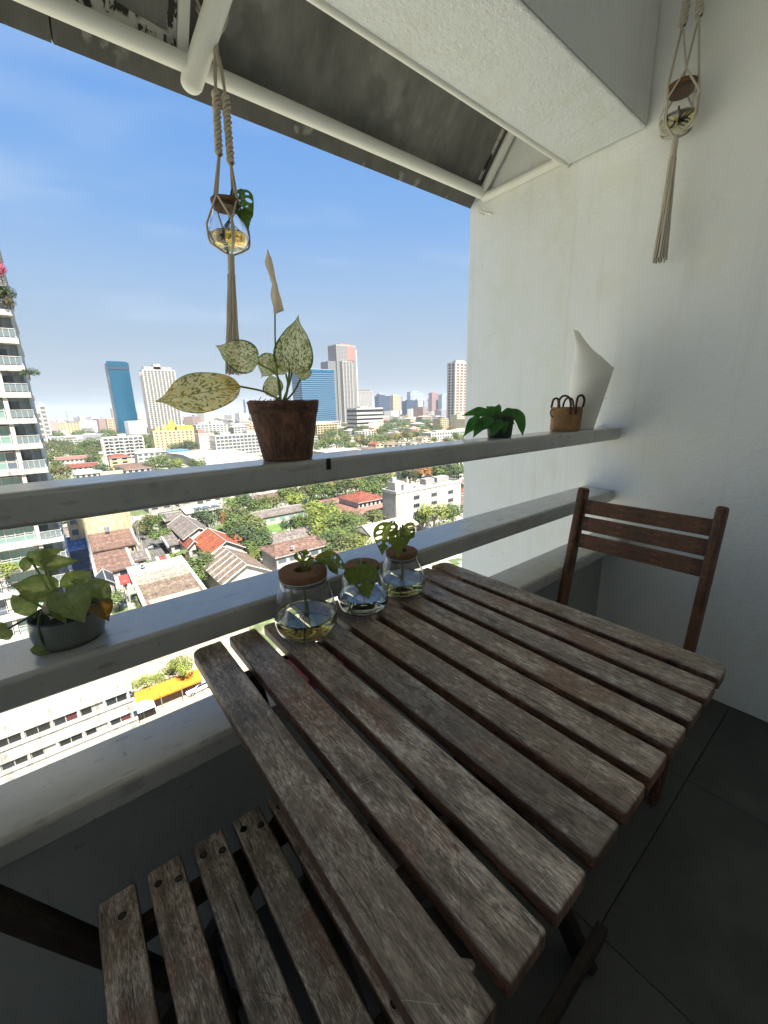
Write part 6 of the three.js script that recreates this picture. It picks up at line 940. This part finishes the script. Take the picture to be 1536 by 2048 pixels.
// ---------------------------------------------------------------- the rest of the town: low blocks and houses in between, then far roofs as one mass
{
  const r = rng(2024), taken = [], walls = [K.white, K.white2, K.cream2, K.beige, K.white, K.grey, K.white], roofs = [K.rGrey, K.rTan, K.rBrown, K.rRed, K.rPale, K.rWhite, K.rGrey];
  scene.updateMatrixWorld(true);
  for (const o of scene.children) if (o.isGroup || o.isMesh) { const b = new THREE.Box3().setFromObject(o); if (b.min.z < -40 && b.max.x - b.min.x < 200) taken.push([b.min.x - 2, b.max.x + 2, b.min.z - 2, b.max.z + 2]); }
  const free = (x, z, w, d) => !taken.some(([a, b, c, e]) => x + w / 2 > a && x - w / 2 < b && z + d / 2 > c && z - d / 2 < e);
  const seen = (x, z) => { const px = V(x, G, z).sub(EYE), dz = -px.dot(AX[2]), u = 768 + FOCAL * px.dot(AX[0]) / dz; return dz > 0 && u > 40 && u < 960 ? u : 0; };
  let nH = 0, nB = 0, nT = 0;
  for (let i = 0; i < 1600 && nH < 70; i++) { const z = -90 - 330 * r(), x = (r() * 1.25 - 0.05) * -z, w = 9 + 8 * r(), d = 8 + 6 * r(); if (!seen(x, z) || !free(x, z, w + 3, d + 3)) continue; taken.push([x - w / 2, x + w / 2, z - d / 2, z + d / 2]); nH++;
    const hip = r() < 0.5, ri = Math.floor(r() * 7), axis = r() < 0.5 ? 'z' : 'x'; houseAt(`house with a ${['grey', 'tan', 'brown', 'red', 'pale buff', 'white', 'grey'][ri]} ${hip ? 'hipped' : 'gabled'} roof among the other houses of the town`, V(x, G, z), w, d, { h: 3.5 + 3 * Math.floor(2.2 * r()), rh: 1.4 + r(), kind: hip ? 'hip' : 'gable', axis, roof: roofs[ri], wall: walls[Math.floor(r() * 7)], wins: 2, group: 'houses filling the town', turn: (r() - 0.5) * 0.2 }); }
  for (let i = 0; i < 3000 && nB < 130; i++) { const z = -420 - 900 * r() ** 1.2, x = (r() * 1.25 - 0.05) * -z, w = 14 + 26 * r(), d = 12 + 16 * r(), h = 7 + 12 * r() * r() + (r() < 0.1 ? 14 : 0); if (!seen(x, z) || !free(x, z, w + 4, d + 4)) continue; taken.push([x - w / 2, x + w / 2, z - d / 2, z + d / 2]); nB++;
    const t = thing('low_block', 'low pale block among the roofs of the middle distance', 'building', V(x, G, z), 'low blocks of the middle distance'), m = walls[Math.floor(r() * 7)], n = Math.round(h / 3.3);
    part('wall', box(w, h, d, 0, h / 2, 0), m, t); const g = []; for (let k = 0; k < n; k++) for (let q = 0; q < Math.round(w / 5); q++) g.push(box(w / Math.round(w / 5) * 0.6, 1.5, 0.3, -w / 2 + (q + 0.5) * w / Math.round(w / 5), 1.9 + k * h / n, d / 2 + 0.05)); part('window', g, r() < 0.5 ? K.glass : K.glassGrey, t, null, 'stuff'); part('roof', r() < 0.4 ? poly([[-w / 2 - 0.5, h, d / 2 + 0.5], [w / 2 + 0.5, h, d / 2 + 0.5], [w / 2 + 0.5, h, -d / 2 - 0.5], [-w / 2 - 0.5, h, -d / 2 - 0.5], [-w / 4, h + 3, 0], [w / 4, h + 3, 0]], [[0, 1, 5, 4], [1, 2, 5], [2, 3, 4, 5], [3, 0, 4], [3, 2, 1, 0]]) : box(w * 0.4, 2.4, d * 0.5, w * 0.1, h + 1.2, 0), r() < 0.5 ? roofs[Math.floor(r() * 7)] : m, t); }
  for (let i = 0; i < 3000 && nT < 120; i++) { const z = -90 - 800 * r() ** 1.5, x = (r() * 1.25 - 0.05) * -z, R = 4 + 4 * r(); if (!seen(x, z) || !free(x, z, R, R)) continue; taken.push([x - R * 0.7, x + R * 0.7, z - R * 0.7, z + R * 0.7]); nT++; const tn = ['green', 'olive', 'dark', 'green', 'lime', 'olive'][Math.floor(r() * 6)]; tree(`${TONE[tn]} tree between the scattered roofs of the town`, V(x, G + R * (0.9 + 0.3 * r()), z), R, tn, Math.floor(r() * 5), { group: 'trees filling the town' }); }
  // far roofs, towards the horizon
  const N = 5200, geo = new THREE.BoxGeometry(1, 1, 1); geo.translate(0, 0.5, 0); const im = new THREE.InstancedMesh(geo, mat(0xffffff, 0.9), N), m4 = new THREE.Matrix4(), q = new THREE.Quaternion(), c = new THREE.Color(), tint = [[0.42, 0.41, 0.39], [0.36, 0.32, 0.28], [0.24, 0.24, 0.25], [0.46, 0.46, 0.45], [0.26, 0.19, 0.16], [0.38, 0.35, 0.29]];
  let k = 0; for (let i = 0; i < 60000 && k < N; i++) { const z = -700 - 5600 * r() ** 1.3, x = (r() * 1.35 - 0.1) * -z, w = 14 + 40 * r(), d = 14 + 30 * r(), h = 6 + 14 * r() * r() + (r() < 0.05 ? 30 * r() : 0) + (r() < 0.006 ? 60 * r() : 0); if (!seen(x, z) || (z > -1500 && !free(x, z, w, d))) continue; m4.compose(V(x, G, z), q.setFromAxisAngle(V(0, 1, 0), r() * 0.6), V(w, h, d)); im.setMatrixAt(k, m4); const tt = tint[Math.floor(r() * 6)], s = 0.75 + 0.4 * r(); im.setColorAt(k, c.setRGB(tt[0] * s, tt[1] * s, tt[2] * s)); k++; }
  im.count = k; im.name = 'distant_buildings'; scene.add(im); tag(im, 'pale mass of distant low buildings reaching the hazy horizon', 'buildings', null, 'stuff');
  const N2 = 2600, tm = new THREE.InstancedMesh(CROWN[2], leafM(1, 1, 1), N2);
  k = 0; for (let i = 0; i < 40000 && k < N2; i++) { const z = -500 - 4200 * r() ** 1.4, x = (r() * 1.35 - 0.1) * -z, s = 5 + 9 * r(); if (!seen(x, z) || (z > -1500 && !free(x, z, s, s))) continue; m4.compose(V(x, G + s * 0.7, z), q.setFromAxisAngle(V(0, 1, 0), r() * 6), V(s, s, s)); tm.setMatrixAt(k, m4); const v = 0.7 + 0.6 * r(); tm.setColorAt(k, c.setRGB(0.07 * v, 0.10 * v, 0.03 * v)); k++; }
  tm.count = k; tm.name = 'distant_trees'; scene.add(tm); tag(tm, 'scattered dark tree crowns among the distant roofs', 'trees', null, 'stuff');
}
renderer.render(scene, camera);
